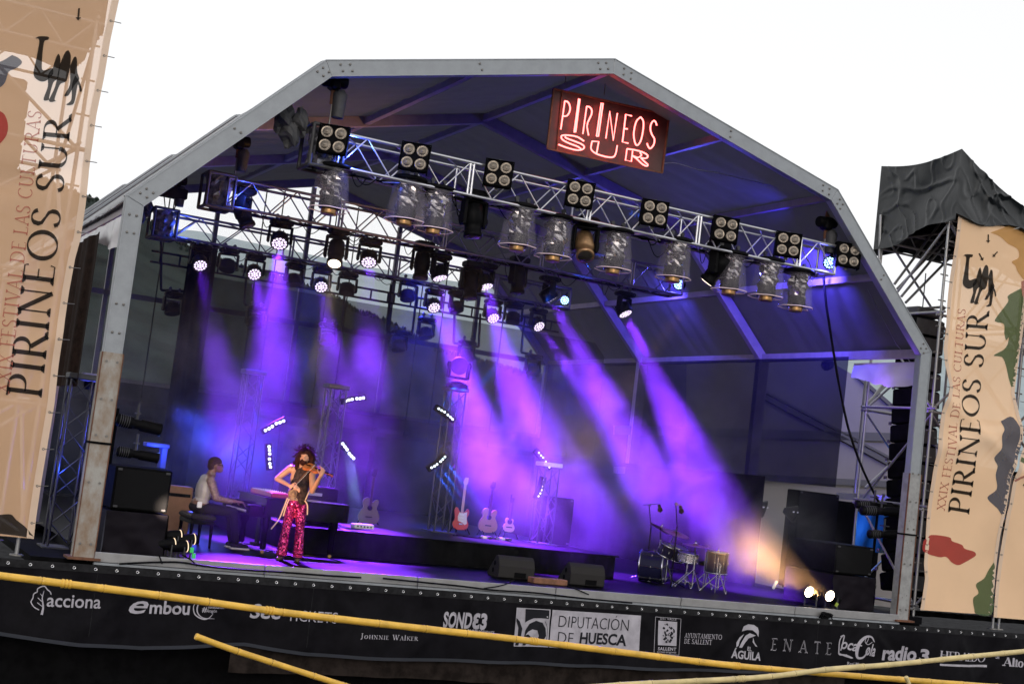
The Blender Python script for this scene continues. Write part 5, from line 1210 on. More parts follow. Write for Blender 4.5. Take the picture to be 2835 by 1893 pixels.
for k in range(4): mb.tube(A+ax*(.46+.018*k)-sd*.035-up_*.01, A+ax*(.46+.018*k)+sd*.035-up_*.01, .005, 5)
mb.build('tuning_peg', M_blacks, vi)
mb = MB(); mb.bar(A+ax*.155+sd*.02+up_*.016, A+ax*.155-sd*.02+up_*.016, .004, .03, up_); mb.build('bridge', mat('pale_maple', (.5, .35, .2), .5), vi)
mb = MB(); mb.bar(A+ax*.02+up_*.01, A+ax*.11+up_*.014, .022, .006, up_); mb.build('tailpiece', M_blacks, vi)
mb = MB()
for k in (-1.5, -.5, .5, 1.5): mb.tube(A+ax*.10+sd*.006*k+up_*.018, A+ax*.47+sd*.004*k+up_*.012, .0008, 3)
mb.build('strings', M_chrome, vi)
bw = thing('violin_bow', 'thin violin bow crossing the strings diagonally', 'bow', vp(0, .36, 1.11))
a, b = vp(-.03, .40, 1.10), vp(.235, .36, 1.47); mb = MB(); mb.path(smooth([a, (a+b)/2+up_*.012, b], 6), .004, 5); mb.build('stick', mat('bow_wood', (.25, .10, .04), .3), bw)
mb = MB(); mb.tube(a+RH*.012, b+RH*.014, .002, 4); mb.build('horsehair', M_white, bw); mb = MB(); mb.bar(a-(b-a).normalized()*.04+RH*.006, a+RH*.006, .016, .02); mb.build('frog', M_blacks, bw)

# ---- pianist
K0 = aty(690, 1412, 2.1)       # near front corner of the keyboard
PO = V(K0.x-.02, K0.y+.55, DZ)    # below the player's knees
def pp(x, y, z): return PO+V(x, y, z)
pian = thing('person', 'seated pianist with short hair, glasses, grey waistcoat and patterned sleeves', 'person', pp(-.4, 0, 0))
def f_pb(mb):
    mb.ell(pp(-.44, .0, 1.19), (.098, .078, .105)); mb.ell(pp(-.375, 0, 1.13), (.05, .055, .05)); mb.ell(pp(-.335, 0, 1.175), (.02, .014, .018))
    mb.caps(pp(-.52, 0, 1.0), pp(-.46, 0, 1.13), .058, .055); mb.ell(pp(-.335, 0, 1.125), (.018, .03, .012))
    for s in (-1, 1): mb.ell(pp(-.445, s*.08, 1.175), (.02, .012, .032))
    mb.caps(pp(-.53, -.1, .98), pp(-.53, .1, .98), .07, .07); mb.ell(pp(-.56, 0, .8), (.11, .15, .2)); mb.ell(pp(-.6, 0, .6), (.13, .17, .11))
    for s in (-1, 1):
        mb.caps(pp(-.53, s*.18, .97), pp(-.42, s*.2, .72), .05, .042); mb.caps(pp(-.42, s*.2, .72), pp(-.13, s*.17, .695), .038, .026)
        hand(mb, pp(-.12, s*.17, .70), V(1, 0, -.05), V(0, -s, 0), curl=.55)
body('body', f_pb, M_skin2, pian, .009)
def f_pw(mb): mb.ell(pp(-.565, 0, .80), (.118, .165, .23)); mb.caps(pp(-.55, -.09, .97), pp(-.55, .09, .97), .072, .072); mb.ell(pp(-.59, 0, .63), (.125, .165, .08))
body('waistcoat', f_pw, mat('light_grey_waistcoat', (.33, .30, .27), .4, var=.1, vs=6, bump=.4, bs=6), pian, .012)
def f_ps(mb):
    for s in (-1, 1): mb.caps(pp(-.53, s*.17, .97), pp(-.42, s*.205, .72), .066, .056); mb.caps(pp(-.42, s*.205, .72), pp(-.2, s*.18, .69), .052, .038)
    mb.caps(pp(-.5, 0, 1.0), pp(-.48, 0, 1.05), .07, .066)
body('shirt_sleeves', f_ps, mat('brown_paisley_shirt', (.06, .035, .03), .5, col2=(.20, .13, .09), vs=28), pian, .012)
def f_pt(mb):
    mb.ell(pp(-.6, 0, .56), (.15, .18, .1))
    for s in (-1, 1): mb.caps(pp(-.56, s*.1, .54), pp(-.12, s*.12, .54), .09, .068); mb.caps(pp(-.12, s*.12, .54), pp(-.03, s*.12, .12), .066, .05)
body('trousers', f_pt, mat('black_trousers', (.014, .012, .016), .7), pian, .013)
for s in (-1, 1):
    body('shoe', lambda mb: (mb.caps(pp(-.06, s*.12, .055), pp(.13, s*.12, .045), .045, .04),), mat('dark_shoe', (.015, .015, .017), .4), pian, .012)
    mb = MB(); mb.bbox(pp(.035, s*.12, .014), (.29, .095, .028), .01); mb.build('shoe_sole', mat('pale_sole', (.5, .45, .45), .5), pian)
body('hair', lambda mb: (mb.ell(pp(-.455, 0, 1.225), (.105, .083, .09)), mb.ell(pp(-.50, 0, 1.17), (.06, .075, .07))), mat('short_brown_hair', (.04, .02, .014), .8, var=.4, vs=60, bump=.6, bs=120), pian, .012, 2)
mb = MB(); 
for s in (-1, 1): mb.path([pp(-.44, s*.085, 1.195), pp(-.36, s*.07, 1.195)], .004, 4); mb.path([pp(-.352, s*.03+.022*math.cos(t), 1.19+.018*math.sin(t)) for t in [2*PI*i/10 for i in range(11)]], .004, 4)
mb.tube(pp(-.345, -.01, 1.195), pp(-.345, .01, 1.195), .004, 4); mb.build('glasses', M_blacks, pian)
mb = MB(); mb.bbox(pp(-.64, -.17, .60), (.07, .03, .09), .01); mb.build('belt_pack', M_white, pian)
# bench
bn = thing('piano_bench', 'black padded bench under the seated pianist', 'bench', pp(-.62, 0, 0))
mb = MB(); mb.bbox(pp(-.62, 0, .455), (.40, .80, .09), .03); mb.build('seat', mat('black_leather', (.02, .018, .022), .3, bump=.2, bs=20), bn)
mb = MB(); mb.box(pp(-.62, 0, .38), (.36, .74, .06)); mb.build('apron', M_blacks, bn)
for sx in (-1, 1):
    for sy in (-1, 1): mb = MB(); mb.tube(pp(-.62+sx*.15, sy*.33, .36), pp(-.62+sx*.16, sy*.34, 0), .03, 8, .018); mb.build('leg', M_blacks, bn)
# grand piano
pn = thing('grand_piano', 'black grand piano with closed lid between pianist and violinist', 'piano', (K0.x+.8, K0.y+.7, DZ))
x0, y0 = K0.x-.02, K0.y-.06; Wd, Ln = 1.48, 1.72
out = [(0, 0), (.30, 0), (Ln*.5, .0), (Ln*.8, .02), (Ln*.95, .12), (Ln, .32), (Ln*.96, .55), (Ln*.8, .72), (Ln*.55, .86), (Ln*.38, 1.05), (Ln*.3, 1.3), (Ln*.26, Wd), (0, Wd)]
body_pts = smooth([V(x0+.26+a*(1-.26/Ln), y0+b, DZ+.66) for a, b in out[2:11]], 4)
rim = [V(x0, y0, DZ+.66), V(x0+.3, y0, DZ+.66)]+body_pts+[V(x0+.45, y0+Wd, DZ+.66), V(x0, y0+Wd, DZ+.66)]
mb = MB(); mb.poly(rim[1:-1]+[V(x0+.26, y0+Wd, DZ+.66), V(x0+.26, y0, DZ+.66)], .30, (0, 0, 1)); mb.build('case', M_blacks, pn)
mb = MB(); mb.poly([p+V(0, 0, .305) for p in rim[1:-1]]+[V(x0+.22, y0+Wd+.01, DZ+.965), V(x0+.22, y0-.01, DZ+.965)], .022, (0, 0, 1)); mb.build('lid', M_blacks, pn)
mb = MB(); mb.bbox((x0+.12, y0+.07, DZ+.74), (.26, .13, .2), .02); mb.bbox((x0+.12, y0+Wd-.07, DZ+.74), (.26, .13, .2), .02); mb.build('cheek', M_blacks, pn)
mb = MB(); mb.box((x0+.12, y0+Wd/2, DZ+.66), (.28, Wd, .05)); mb.build('key_bed', M_blacks, pn)
wk = MB(); bk = MB(); n = 52; kw = (Wd-.28)/n
for i in range(n):
    y = y0+.14+kw*(i+.5); wk.box((x0+.09, y, DZ+.705), (.15, kw-.002, .02))
    if i % 7 not in (2, 6): bk.box((x0+.115, y+kw/2, DZ+.722), (.09, kw*.5, .015))
wk.build('white_keys', mat('ivory_keys', (.72, .66, .7), .3), pn); bk.build('black_keys', M_blacks, pn)
for (a, b) in ((.34, .16), (.34, Wd-.16), (Ln*.88, .34)):
    mb = MB(); mb.lathe([(.07, .66), (.075, .5), (.045, .42), (.05, .1), (.035, .07)], (x0+a, y0+b, DZ), n=14); mb.build('leg', M_blacks, pn)
    mb = MB(); mb.lathe([(.03, -.012), (.03, .012)], (x0+a, y0+b, DZ+.03), (0, 1, 0), 12); mb.build('caster', mat('brass', (.5, .32, .1), .3, 1), pn)
mb = MB(); mb.box((x0+.42, y0+.74, DZ+.4), (.03, .16, .55)); mb.box((x0+.4, y0+.74, DZ+.1), (.12, .24, .05))
for k in (-.06, 0, .06): mb.box((x0+.3, y0+.74+k, DZ+.09), (.14, .03, .01))
mb.build('pedal_lyre', M_blacks, pn)
mb = MB(); mb.bar((x0+.40, y0+.25, DZ+.99), (x0+.40, y0+1.25, DZ+.99), .012, .2); mb.build('music_desk', M_blacks, pn)
# red stage keyboard on the piano
sy = thing('stage_keyboard', 'red-cased stage keyboard lying on top of the grand piano', 'keyboard', (x0+.62, y0+.6, DZ+.99))
sz = DZ+1.035
mb = MB(); mb.bbox((x0+.50, y0+.60, sz), (.34, 1.12, .09), .015); mb.build('case', mat('red_keyboard_case', (.40, .012, .02), .3, coat=.3), sy)
mb = MB(); mb.box((x0+.40, y0+.60, sz+.049), (.12, 1.0, .012)); mb.build('keys', mat('ivory_keys', (0, 0, 0)), sy); mb = MB()
for k in range(26): mb.tube((x0+.50+.05*(k % 3), y0+.15+.036*k, sz+.045), (x0+.50+.05*(k % 3), y0+.15+.036*k, sz+.062), .009, 6)
o = mb.build('knobs', M_white, sy); o['kind'] = 'stuff'
pian.scale = (1.08, 1.08, 1.06); pn.scale = (1, 1, .88); sy.scale = (1, 1, .88); sy.location.z = DZ+.99*.88
lamp('SPOT', V(-6.2, -.4, .6), vp(0, 0, 1.15), 420, (1, .54, .28), 26, .6, .08)      # the left floor lamps
lamp('SPOT', V(-6.3, -.3, .7), pp(-.5, 0, .85), 300, (1, .80, .62), 24, .6, .08)

# ---- guitars on stands
def guitar(label, bx, by, Y, H, kind, col, face):
    """bx, by: pixel of the bottom of the body; H: full height in metres"""
    b = aty(bx, by, Y); t = thing('guitar', label, 'guitar', b, 'instruments on stands on the riser'); ux = V(.97, -.25, 0); up = V(0, 0, 1); fr = V(-.25, -.97, 0)
    k = H; 
    if kind == 'e': o = [(.0, .0), (.10, .01), (.155, .06), (.165, .13), (.13, .19), (.12, .24), (.15, .31), (.145, .38), (.11, .41), (.08, .36), (.03, .33), (-.04, .34), (-.09, .41), (-.13, .42), (-.16, .36), (-.14, .27), (-.13, .20), (-.165, .13), (-.155, .06), (-.1, .01)]
    elif kind == 'a': o = [(.0, .0), (.11, .015), (.19, .07), (.205, .15), (.17, .24), (.135, .30), (.15, .36), (.16, .42), (.14, .455), (.08, .44), (.04, .40), (-.02, .47), (-.08, .475), (-.135, .44), (-.15, .38), (-.13, .30), (-.17, .24), (-.205, .15), (-.19, .07), (-.11, .015)]
    else: o = [(.0, .0), (.11, .015), (.17, .07), (.18, .14), (.15, .21), (.11, .26), (.12, .31), (.12, .36), (.09, .39), (.05, .38), (-.03, .40), (-.08, .41), (-.12, .37), (-.125, .31), (-.11, .26), (-.15, .21), (-.18, .14), (-.17, .07), (-.11, .015)]
    sc = k/1.0; P = smooth([b+ux*x*sc*.92+up*z*sc for x, z in o+[o[0]]], 3)[:-1]
    mb = MB(); mb.poly(P, .05 if kind == 'e' else .095, -fr); bd = mb.build('body', mat('guitar_'+face, col, .3, coat=.2), t)
    F = fr*.004
    if kind == 'e':
        q = [(-.05, .33), (.03, .32), (.10, .35), (.10, .26), (.11, .19), (.12, .13), (.08, .10), (.03, .14), (-.06, .17), (-.07, .25)]
        m = MB(); m.poly([b+F+ux*x*sc+up*z*sc for x, z in q], .004, fr); m.build('pickguard', mat('white_pickguard', (.6, .58, .55), .4), bd)
        m = MB(); [m.box(b+fr*.014+up*z*sc, (.085, .012, .018)) for z in (.17, .23, .29)]; m.build('pickup', M_white, bd)
        m = MB(); m.box(b+fr*.012+up*.115*sc, (.08, .012, .03)); m.build('bridge', M_chrome, bd)
    else:
        m = MB(); m.lathe([(.048, 0), (.048, .003), (0, .003)], b+F+up*.30*sc, fr, 20); m.build('sound_hole', M_blackm, bd); m = MB(); m.box(b+fr*.01+up*.14*sc, (.13, .012, .02)); m.build('bridge', M_blacks, bd)
    m = MB(); m.bar(b+fr*.012+up*.33*sc, b+fr*.012+up*.86*sc, .048, .022, fr); m.build('neck', mat('dark_fretboard' if kind != 'e' else 'maple_neck', (.04, .025, .02) if kind != 'e' else (.45, .3, .18), .4), t)
    m = MB(); m.poly([b+ux*x*sc+up*z*sc+fr*.01 for x, z in ((-.025, .86), (.025, .86), (.045, .9), (.05, 1.0), (-.02, 1.0), (-.045, .9))], .018, fr); hd = m.build('headstock', mat('pale_headstock', (.5, .38, .25), .4) if kind == 'e' else M_blacks, t)
    m = MB(); [m.tube(b+ux*(-.06)*sc+up*(.88+.018*i)*sc, b+ux*(-.035)*sc+up*(.88+.018*i)*sc, .006, 5) for i in range(6)]; m.build('tuners', M_chrome, hd)
    st = thing('guitar_stand', 'black tubular stand under the '+label.split(' on ')[0], 'stand', b+V(0, 0, -.1)); zf = ZR; m = MB(); c = b-fr*.12
    for sx in (-.2, .2): m.tube(c+up*.3, V((b+ux*sx).x, (b+ux*sx).y, zf), .012, 6); m.tube(c+ux*sx*.5+up*.05, b+ux*sx*.5+fr*.1+up*.0, .012, 6)
    m.tube(c+up*.3, V(c.x-fr.x*.25, c.y-fr.y*.25, zf), .012, 6); m.tube(c+up*.05, c+up*.72, .014, 6); m.build('frame', M_blacks, st); return t
guitar('red electric guitar with white pickguard on a stand', 1273, 1466, 5.3, 1.0, 'e', (.45, .02, .02), 'red')
guitar('large brown acoustic guitar with cutaway on a stand', 1349, 1474, 5.3, .98, 'a', (.28, .13, .055), 'brown')
guitar('small pale acoustic guitar on a stand', 1408, 1472, 5.3, .66, 's', (.55, .33, .16), 'pale')
guitar('violet-lit bass leaning on a stand behind the piano', 1018, 1452, 5.6, 1.05, 'a', (.05, .022, .012), 'dim')
gp = aty(1372, 1494, 4.4); t = thing('effects_pedals', 'small cluster of effects pedals with blue glints at the riser edge', 'pedals', gp); 
for i in range(5):
    m = MB(); m.bbox(gp+V(-.25+.13*i, .03*(i % 2), .03), (.09, .13, .05), .008); pb = m.build('pedal', (M_white, M_dgrey, M_chrome, M_white, M_dgrey)[i], t); m = MB(); m.lathe([(.012, 0), (.012, .015)], gp+V(-.25+.13*i, -.04+.03*(i % 2), .055), n=8); m.build('foot_switch', M_chrome, pb)
m = MB(); m.path(smooth([gp+V(-.3, 0, .02), gp+V(-.5, -.1, .015), gp+V(-.7, .1, .015), gp+V(-.9, -.05, .015)], 5), .008, 4); tag(m.build('pedal_cable', M_blacks), 'thin cable trailing left from the effects pedals', 'cable')
# ---- drum kit
M_shell = mat('drum_shell_blue_black', (.012, .012, .04), .25, coat=.12); M_hd = mat('drum_head', (.06, .055, .09), .5)
def drum(name, label, c, r, h, ax=(0, 0, 1), shell=None, head=None, legs=None, lugs=8):
    ax = Vector(ax).normalized(); t = thing(name, label, 'drum', c, 'drums and cymbals of the kit at right'); c = Vector(c)
    m = MB(); m.lathe([(r, -h/2), (r, h/2)], c, ax, 26, False); m.build('shell', shell or M_shell, t)
    for s in (-1, 1):
        m = MB(); m.lathe([(r*.99, h/2*s), (0, h/2*s+.002*s)], c, ax, 26, False); m.build('drum_head', head or M_hd, t)
        m = MB(); m.lathe([(r, h/2*s-.02), (r+.014, h/2*s-.018), (r+.014, h/2*s+.008), (r-.006, h/2*s+.008)], c, ax, 26, False); m.build('hoop', M_chrome, t)
    _, x, y = m.frame(c, c+ax); m = MB()
    for i in range(lugs): a = 2*PI*i/lugs; d = x*math.cos(a)+y*math.sin(a); m.tube(c+d*(r+.014)-ax*h/2, c+d*(r+.014)+ax*h/2, .005, 5); m.bbox(c+d*(r+.01), (.025, .025, .04), .006)
    m.build('tension_rod', M_chrome, t, kind='stuff'); return t
def tripod(m, b, zc, zt, tip=None, sp=.28, r=.011):
    for k in range(3): a = 2*PI*k/3+.4; e = b+V(sp*math.cos(a), sp*math.sin(a), .015); m.tube(b+V(0, 0, zc), e, r, 6); m.tube(b+V(0, 0, .08), b+(e-b)*.55+V(0, 0, zc*.42), r*.7, 5); m.ell(e, .02, n=6, m=4)
    m.tube(b+V(0, 0, .05), b+V(0, 0, zt), r*1.2, 7); m.lathe([(.022, 0), (.022, .04)], b+V(0, 0, zc), n=8); m.lathe([(.02, 0), (.02, .04)], b+V(0, 0, (zc+zt)/2), n=8)
    if tip is not None: m.tube(b+V(0, 0, zt), tip, r, 6); m.lathe([(.022, -.02), (.022, .02)], b+V(0, 0, zt), (0, 1, 0), 8)
DK = fl(1900, 1612)
bd = aty(1806, 1572, 2.9); drum('bass_drum', 'dark blue bass drum lying on its side at the left of the kit', V(bd.x, bd.y, DZ+.29), .28, .42, (.75, -.66, 0))
for (x, y, r, h, ax, lab) in ((1846, 1522, .15, .2, (.2, -.35, 1), 'small rack tom over the bass drum'), (1875, 1530, .165, .24, (.1, -.3, 1), 'larger chrome-rimmed rack tom beside the cymbal pole')):
    drum('rack_tom', lab, aty(x, y, 2.7), r, h, ax)
sn = aty(1905, 1541, 2.3); drum('snare_drum', 'hammered metal snare drum at the centre of the kit', sn, .18, .15, (0, -.12, 1), mat('hammered_steel', (.5, .46, .5), .25, .9, bump=1, bs=60))
ft = aty(1984, 1556, 2.0); drum('floor_tom', 'floor tom with silver lugs at the right of the kit', ft, .2, .38, (0, 0, 1))
m = MB(); b = V(sn.x, sn.y, DZ); tripod(m, b, .25, sn.z-DZ-.1, None, .22)
t = thing('snare_stand', 'chrome stand carrying the hammered snare drum', 'stand', b); m.build('tripod', M_chrome, t)
m = MB()
for k in range(3): a = 2*PI*k/3; m.tube(V(ft.x+.22*math.cos(a), ft.y+.22*math.sin(a), DZ), V(ft.x+.215*math.cos(a), ft.y+.215*math.sin(a), ft.z+.1), .01, 6)
t = thing('floor_tom_stand', 'three chrome legs holding up the floor tom', 'stand', V(ft.x, ft.y, DZ)); m.build('legs', M_chrome, t)
def cymbal(label, px, py, Y, r, tilt, base, zc=.35):
    c = aty(px, py, Y); t = thing('cymbal_stand', label, 'cymbal', base, 'drums and cymbals of the kit at right'); m = MB(); tripod(m, Vector(base), zc, max(.4, c.z-DZ-.22), c, .3, .012); m.build('stand', M_chrome, t)
    m = MB(); ax = Vector(tilt).normalized(); m.lathe([(r, 0), (r*.6, .012), (r*.22, .022), (r*.18, .035), (0, .045)], c, ax, 30, False); m.build('cymbal', mat('bronze_cymbal', (.38, .24, .14), .28, 1), t)
    m = MB(); m.tube(c, c+ax*.09, .01, 6); m.lathe([(.022, .04), (.022, .055), (.008, .07)], c, ax, 8); m.build('wing_nut', M_chrome, t); return t
def gb(x, y): return fl(x, y)
cymbal('large dark cymbal tilted towards us above the toms', 1870, 1476, 2.6, .27, (.1, -.25, 1), V(aty(1846, 1570, 2.7).x, 2.7, DZ))
cymbal('cymbal tilted down to the left behind the toms', 1828, 1463, 2.9, .22, (.45, -.1, 1), V(aty(1820, 1570, 3.0).x, 3.0, DZ))
cymbal('thin ride cymbal with a tall rod right of the snare', 1925, 1510, 2.2, .24, (0, -.06, 1), V(aty(1918, 1600, 2.1).x, 2.1, DZ))
cymbal('low dim hi-hat at the far right of the kit', 1988, 1530, 1.9, .15, (0, -.1, 1), V(aty(1990, 1600, 1.8).x, 1.8, DZ))
t = thing('drum_throne', 'low drum stool with crossed legs between snare and floor tom', 'stool', V(4.05, 2.35, DZ)); b = aty(1955, 1595, 2.4); b.z = DZ; m = MB(); tripod(m, b, .32, .42, None, .25, .012); m.build('tripod', M_chrome, t); m = MB(); m.lathe([(.0, .42), (.15, .42), (.165, .46), (.15, .5), (0, .51)], b, n=18); m.build('seat', M_blackm, t)
def micstand(label, bx, by, Y, top, boom, mic, cat='microphone stand'):
    b = aty(bx, by, Y); b.z = DZ; t = thing('microphone_stand', label, cat, b); T = aty(*top, Y); m = MB()
    for k in range(3): a = 2*PI*k/3; m.tube(b+V(0, 0, .12), b+V(.3*math.cos(a), .3*math.sin(a), .01), .01, 6)
    m.tube(b, V(b.x, b.y, T.z-.4), .013, 7); m.tube(V(b.x, b.y, T.z-.4), T, .009, 6); m.build('stand', M_blacks, t)
    a, c = aty(*boom[0], Y), aty(*boom[1], Y); m = MB(); m.tube(a, c, .008, 6); m.lathe([(.025, -.02), (.025, .02)], T, (0, 1, 0), 8); m.build('boom', M_dgrey, t)
    p = aty(*mic, Y); m = MB(); m.lathe([(.0, -.07), (.028, -.06), (.03, 0), (.045, .01), (.05, .06), (0, .09)], p, (.2, -.3, -1), 12); m.build('microphone', M_black, t)
micstand('overhead microphone stand with its boom pointing left', 1788, 1590, 3.2, (1797, 1398), ((1780, 1397), (1822, 1394)), (1826, 1405))
micstand('tall microphone stand rising in front of the drum kit', 1858, 1610, 2.2, (1871, 1394), ((1868, 1390), (1886, 1400)), (1885, 1409))
# ---- stage monitors, crate, cables
def wedge(label, pts0, w, d, h, rz):
    t = thing('stage_monitor', label, 'wedge monitor', pts0, 'wedge monitors on the stage lip', ); o = Vector(pts0); R = Matrix.Rotation(rz, 3, 'Z')
    prof = [(0, .02), (0, h*.55), (d*.10, h*.85), (d*.24, h), (d*.36, h*.98), (d*.86, h*.32), (d, h*.12), (d, .02), (d*.9, 0), (d*.1, 0)]   # back (towards us) to sloping grille
    n = len(prof); m = MB(); P = [o+R @ V(0, y, z) for y, z in prof]+[o+R @ V(w, y, z) for y, z in prof]
    m.add(P, [(i, (i+1) % n, n+(i+1) % n, n+i) for i in range(n)]+[tuple(range(n)), tuple(range(2*n-1, n-1, -1))]); b = m.build('cabinet', mat('textured_black_paint', (.035, .033, .033), .55, bump=.5, bs=160), t); bv = b.modifiers.new('bevel', 'BEVEL'); bv.width = .012; bv.segments = 2
    m = MB(); a, c = V(.02, d*.38, h*.98), V(.02, d*.84, h*.34); m.add([o+R @ q for q in (a, V(w-.02, a.y, a.z), V(w-.02, c.y, c.z), c)], [(0, 1, 2, 3)]); m.build('grille', M_dgrey, t, recalc=False)
    m = MB()
    for yz in ((d*.38, h*.62), (d*.48, h*.30)): m.lathe([(.035, 0), (.04, .004), (.03, -.001), (0, -.002)], o+R @ V(-.004, yz[0], yz[1]), R @ V(-1, 0, 0), 14); 
    m.build('handle_hole', M_blackm, t); m = MB(); m.box(o+R @ V(w*.6, -.004, h*.2), (.2, .012, .08), R); m.build('socket_plate', M_blackm, t); return t
p = fl(1372, 1598); wedge('left-hand black wedge monitor seen from behind on the stage lip', (p.x+.02, p.y-.05, DZ), .62, .52, .36, -.10)
p = fl(1568, 1618); wedge('right-hand black wedge monitor with warm light on its side panel', (p.x+.05, p.y-.02, DZ), .62, .52, .36, -.10)
p = fl(1478, 1614); m = MB(); m.bbox((p.x+.30, p.y+.1, DZ+.045), (.62, .22, .09), .01); tag(m.build('wooden_block', mat('brown_plywood', (.20, .09, .05), .7, var=.3, vs=10)), 'low brown wooden block lying between the two wedge monitors', 'block')
def cable(label, pts, Y=None, r=.012, z=None): 
    P = smooth([atz(x, y, z) if z is not None else aty(x, y, Y) for x, y in pts], 5); m = MB(); m.path(P, r, 5); return tag(m.build('cable', M_blacks), label, 'cable')
cable('thick black cable draped in loops over the silver stage edge on the left', [(330, 1560), (420, 1556), (500, 1556), (580, 1568), (680, 1577), (780, 1583), (900, 1592), (1000, 1598)], -.14, .014)
cable('black cable bundle sagging along the stage edge under the left monitor', [(1060, 1600), (1180, 1612), (1280, 1622), (1360, 1632), (1480, 1640), (1600, 1654), (1750, 1668)], -.14, .013)
cable('short cable running from the left floor lamps over the edge', [(505, 1535), (530, 1550), (545, 1566)], -.10, .01); cable('second short cable hanging over the edge by the floor lamps', [(440, 1536), (446, 1552), (449, 1560)], -.10, .01)
cable('loose cable from the left monitor across the silver edge', [(1424, 1602), (1412, 1612), (1380, 1622), (1340, 1628)], -.10, .01); cable('loose cable snaking from the right monitor over the edge', [(1570, 1622), (1600, 1632), (1630, 1645)], -.10, .01)
m = MB(); rnd = random.Random(2); c = aty(2288, 1704, -.12)
for i in range(9): a = rnd.uniform(0, 6); m.path(smooth([c+V(rnd.uniform(-.12, .12), rnd.uniform(-.04, .05), rnd.uniform(-.06, .06)) for _ in range(6)], 4), .011, 5)
tag(m.build('cable_coil', M_black, kind='thing'), 'tangled knot of cable on the edge below the lit floor lamps', 'cable')
# ---- floor lamps
def parcan(t, c, d, lit, r=.11):
    d = Vector(d).normalized(); m = MB(); m.lathe([(r*.6, -.20), (r*.8, -.18), (r, -.08), (r, .06), (r+.008, .065), (r+.008, .085), (r-.006, .085)], c, d, 22, False); o = m.build('can', M_black, t)
    m = MB(); m.lathe([(r-.008, .05), (0, .058)], c, d, 22, False); m.build('lamp_face', emit('floor_lamp_glow', (1, .78, .55), 14) if lit else mat('glass_lens', (0, 0, 0)), o)
    _, x, y = m.frame(c, c+d); m = MB(); s = V(d.y, -d.x, 0).normalized()
    for k in (-1, 1): m.bar(c+s*k*(r+.015), V(c.x, c.y, DZ+.01)+s*k*(r+.015), .012, .03)
    m.bar(V(c.x, c.y, DZ+.01)+s*(r+.02), V(c.x, c.y, DZ+.01)-s*(r+.02), .03, .012); m.build('bracket', M_dgrey, t)
LR = [aty(2246, 1641, .55), aty(2303, 1652, .35)]
for i, c in enumerate(LR):
    t = thing('floor_lamp', ('left', 'right')[i]+' of two glowing floor lamps at the right of the stage', 'floor lamp', (c.x, c.y, DZ), 'par cans standing on the stage floor'); d = (V(-1, -.28, .32) if i == 0 else V(-1, -.28, .28)); parcan(t, c, d, True, .105)
    lamp('SPOT', c+Vector(d).normalized()*.12, c+V(-6, 2.2+.5*i, 2.9), 2600, (1, .50, .15), 46, 1, .08)
for i, (x, y, dx) in enumerate(((487, 1482, 1), (525, 1492, 1), (470, 1505, 1), (505, 1512, 1))):
    c = aty(x, y, .35+.1*(i < 2)); c.z = max(c.z, DZ+.12); t = thing('floor_lamp', f'black floor lamp in the cluster by the left post, {("upper left", "upper right", "lower left", "lower right")[i]}', 'floor lamp', (c.x, c.y, DZ), 'par cans standing on the stage floor'); parcan(t, c, (1, .12, .12), False, .075)
    m = MB(); d = V(1, .12, .12).normalized(); m.lathe([(.078, .05), (.080, .075), (.07, .08)], c, d, 22, False); m.build('lit_rim', emit('warm_rim_glow', (1, .75, .5), 1.6), t)
m = MB(); m.box(aty(531, 1522, .12), (.05, .02, .07)); m.box(aty(536, 1538, .12), (.05, .02, .07)); tag(m.build('gaffer_tape', mat('fluorescent_green_tape', (.05, .7, .12), .6)), 'two bits of fluorescent green tape on the left floor lamp', 'tape')
m = MB(); m.box(aty(2316, 1673, .2), (.05, .02, .07), Matrix.Rotation(.5, 3, 'Y')); tag(m.build('gaffer_tape', mat('yellow_green_tape', (.3, .4, .05), .6)), 'yellow-green tape tag below the right glowing floor lamp', 'tape')
m = MB(); c = aty(2145, 1618, .9); m.bbox(c, (.05, .04, .16), .01, Matrix.Rotation(.4, 3, 'Y')); tag(m.build('wireless_box', M_white), 'tiny pale box glinting near the right end of the stage', 'box')
# ---- cabinets at both sides
def cab(label, x0, x1, y0, y1, z0, z1, name='speaker_cabinet', cones=2, cat='speaker cabinet', grp='black loudspeaker cabinets at the stage sides'):
    t = thing(name, label, cat, ((x0+x1)/2, (y0+y1)/2, z0), grp); c = V((x0+x1)/2, (y0+y1)/2, (z0+z1)/2)
    m = MB(); m.bbox(c, (x1-x0, y1-y0, z1-z0), .015); m.build('box', M_blackm, t)
    m = MB(); m.box((c.x, y0-.006, c.z), (x1-x0-.06, .012, z1-z0-.06)); m.build('grille', mat('grille_mesh', (.010, .010, .011), .6, bump=.6, bs=150), t)
    m = MB(); [m.bbox((x, y0-.012, z), (.06, .02, .03), .006) for x in (x0+.06, x1-.06) for z in (z0+.04, z1-.04)]; m.build('corner', M_dgrey, t, kind='stuff'); return t
cab('upper black cabinet of the stack inside the left post', -6.75, -5.98, .35, 1.3, .66, 1.24)
def drape_box(label, x0, x1, y0, y1, z0, z1):
    t = thing('draped_case', label, 'draped case', ((x0+x1)/2, y0, z0), 'cases under black cloth at the stage sides'); m = MB()
    m.grid(lambda u, v: V(x0+(x1-x0)*u, y0-.02-.035*math.sin(u*9+v*5)*(1-v)-.03*noise.noise(V(u*5, v*4, x0)), z0+(z1-z0)*v), 40, 20); m.grid(lambda u, v: V(x1+.02+.03*math.sin(u*14+v*3)*(1-v), y0+(y1-y0)*u, z0+(z1-z0)*v), 30, 16); m.grid(lambda u, v: V(x0-.01, y0+(y1-y0)*u, z0+(z1-z0)*v), 10, 10); m.grid(lambda u, v: V(x0+(x1-x0)*u, y0+(y1-y0)*v, z1), 10, 10)
    m.build('cloth', mat('case_cloth', (.012, .010, .014), .6, spec=.3), t, recalc=False); return t
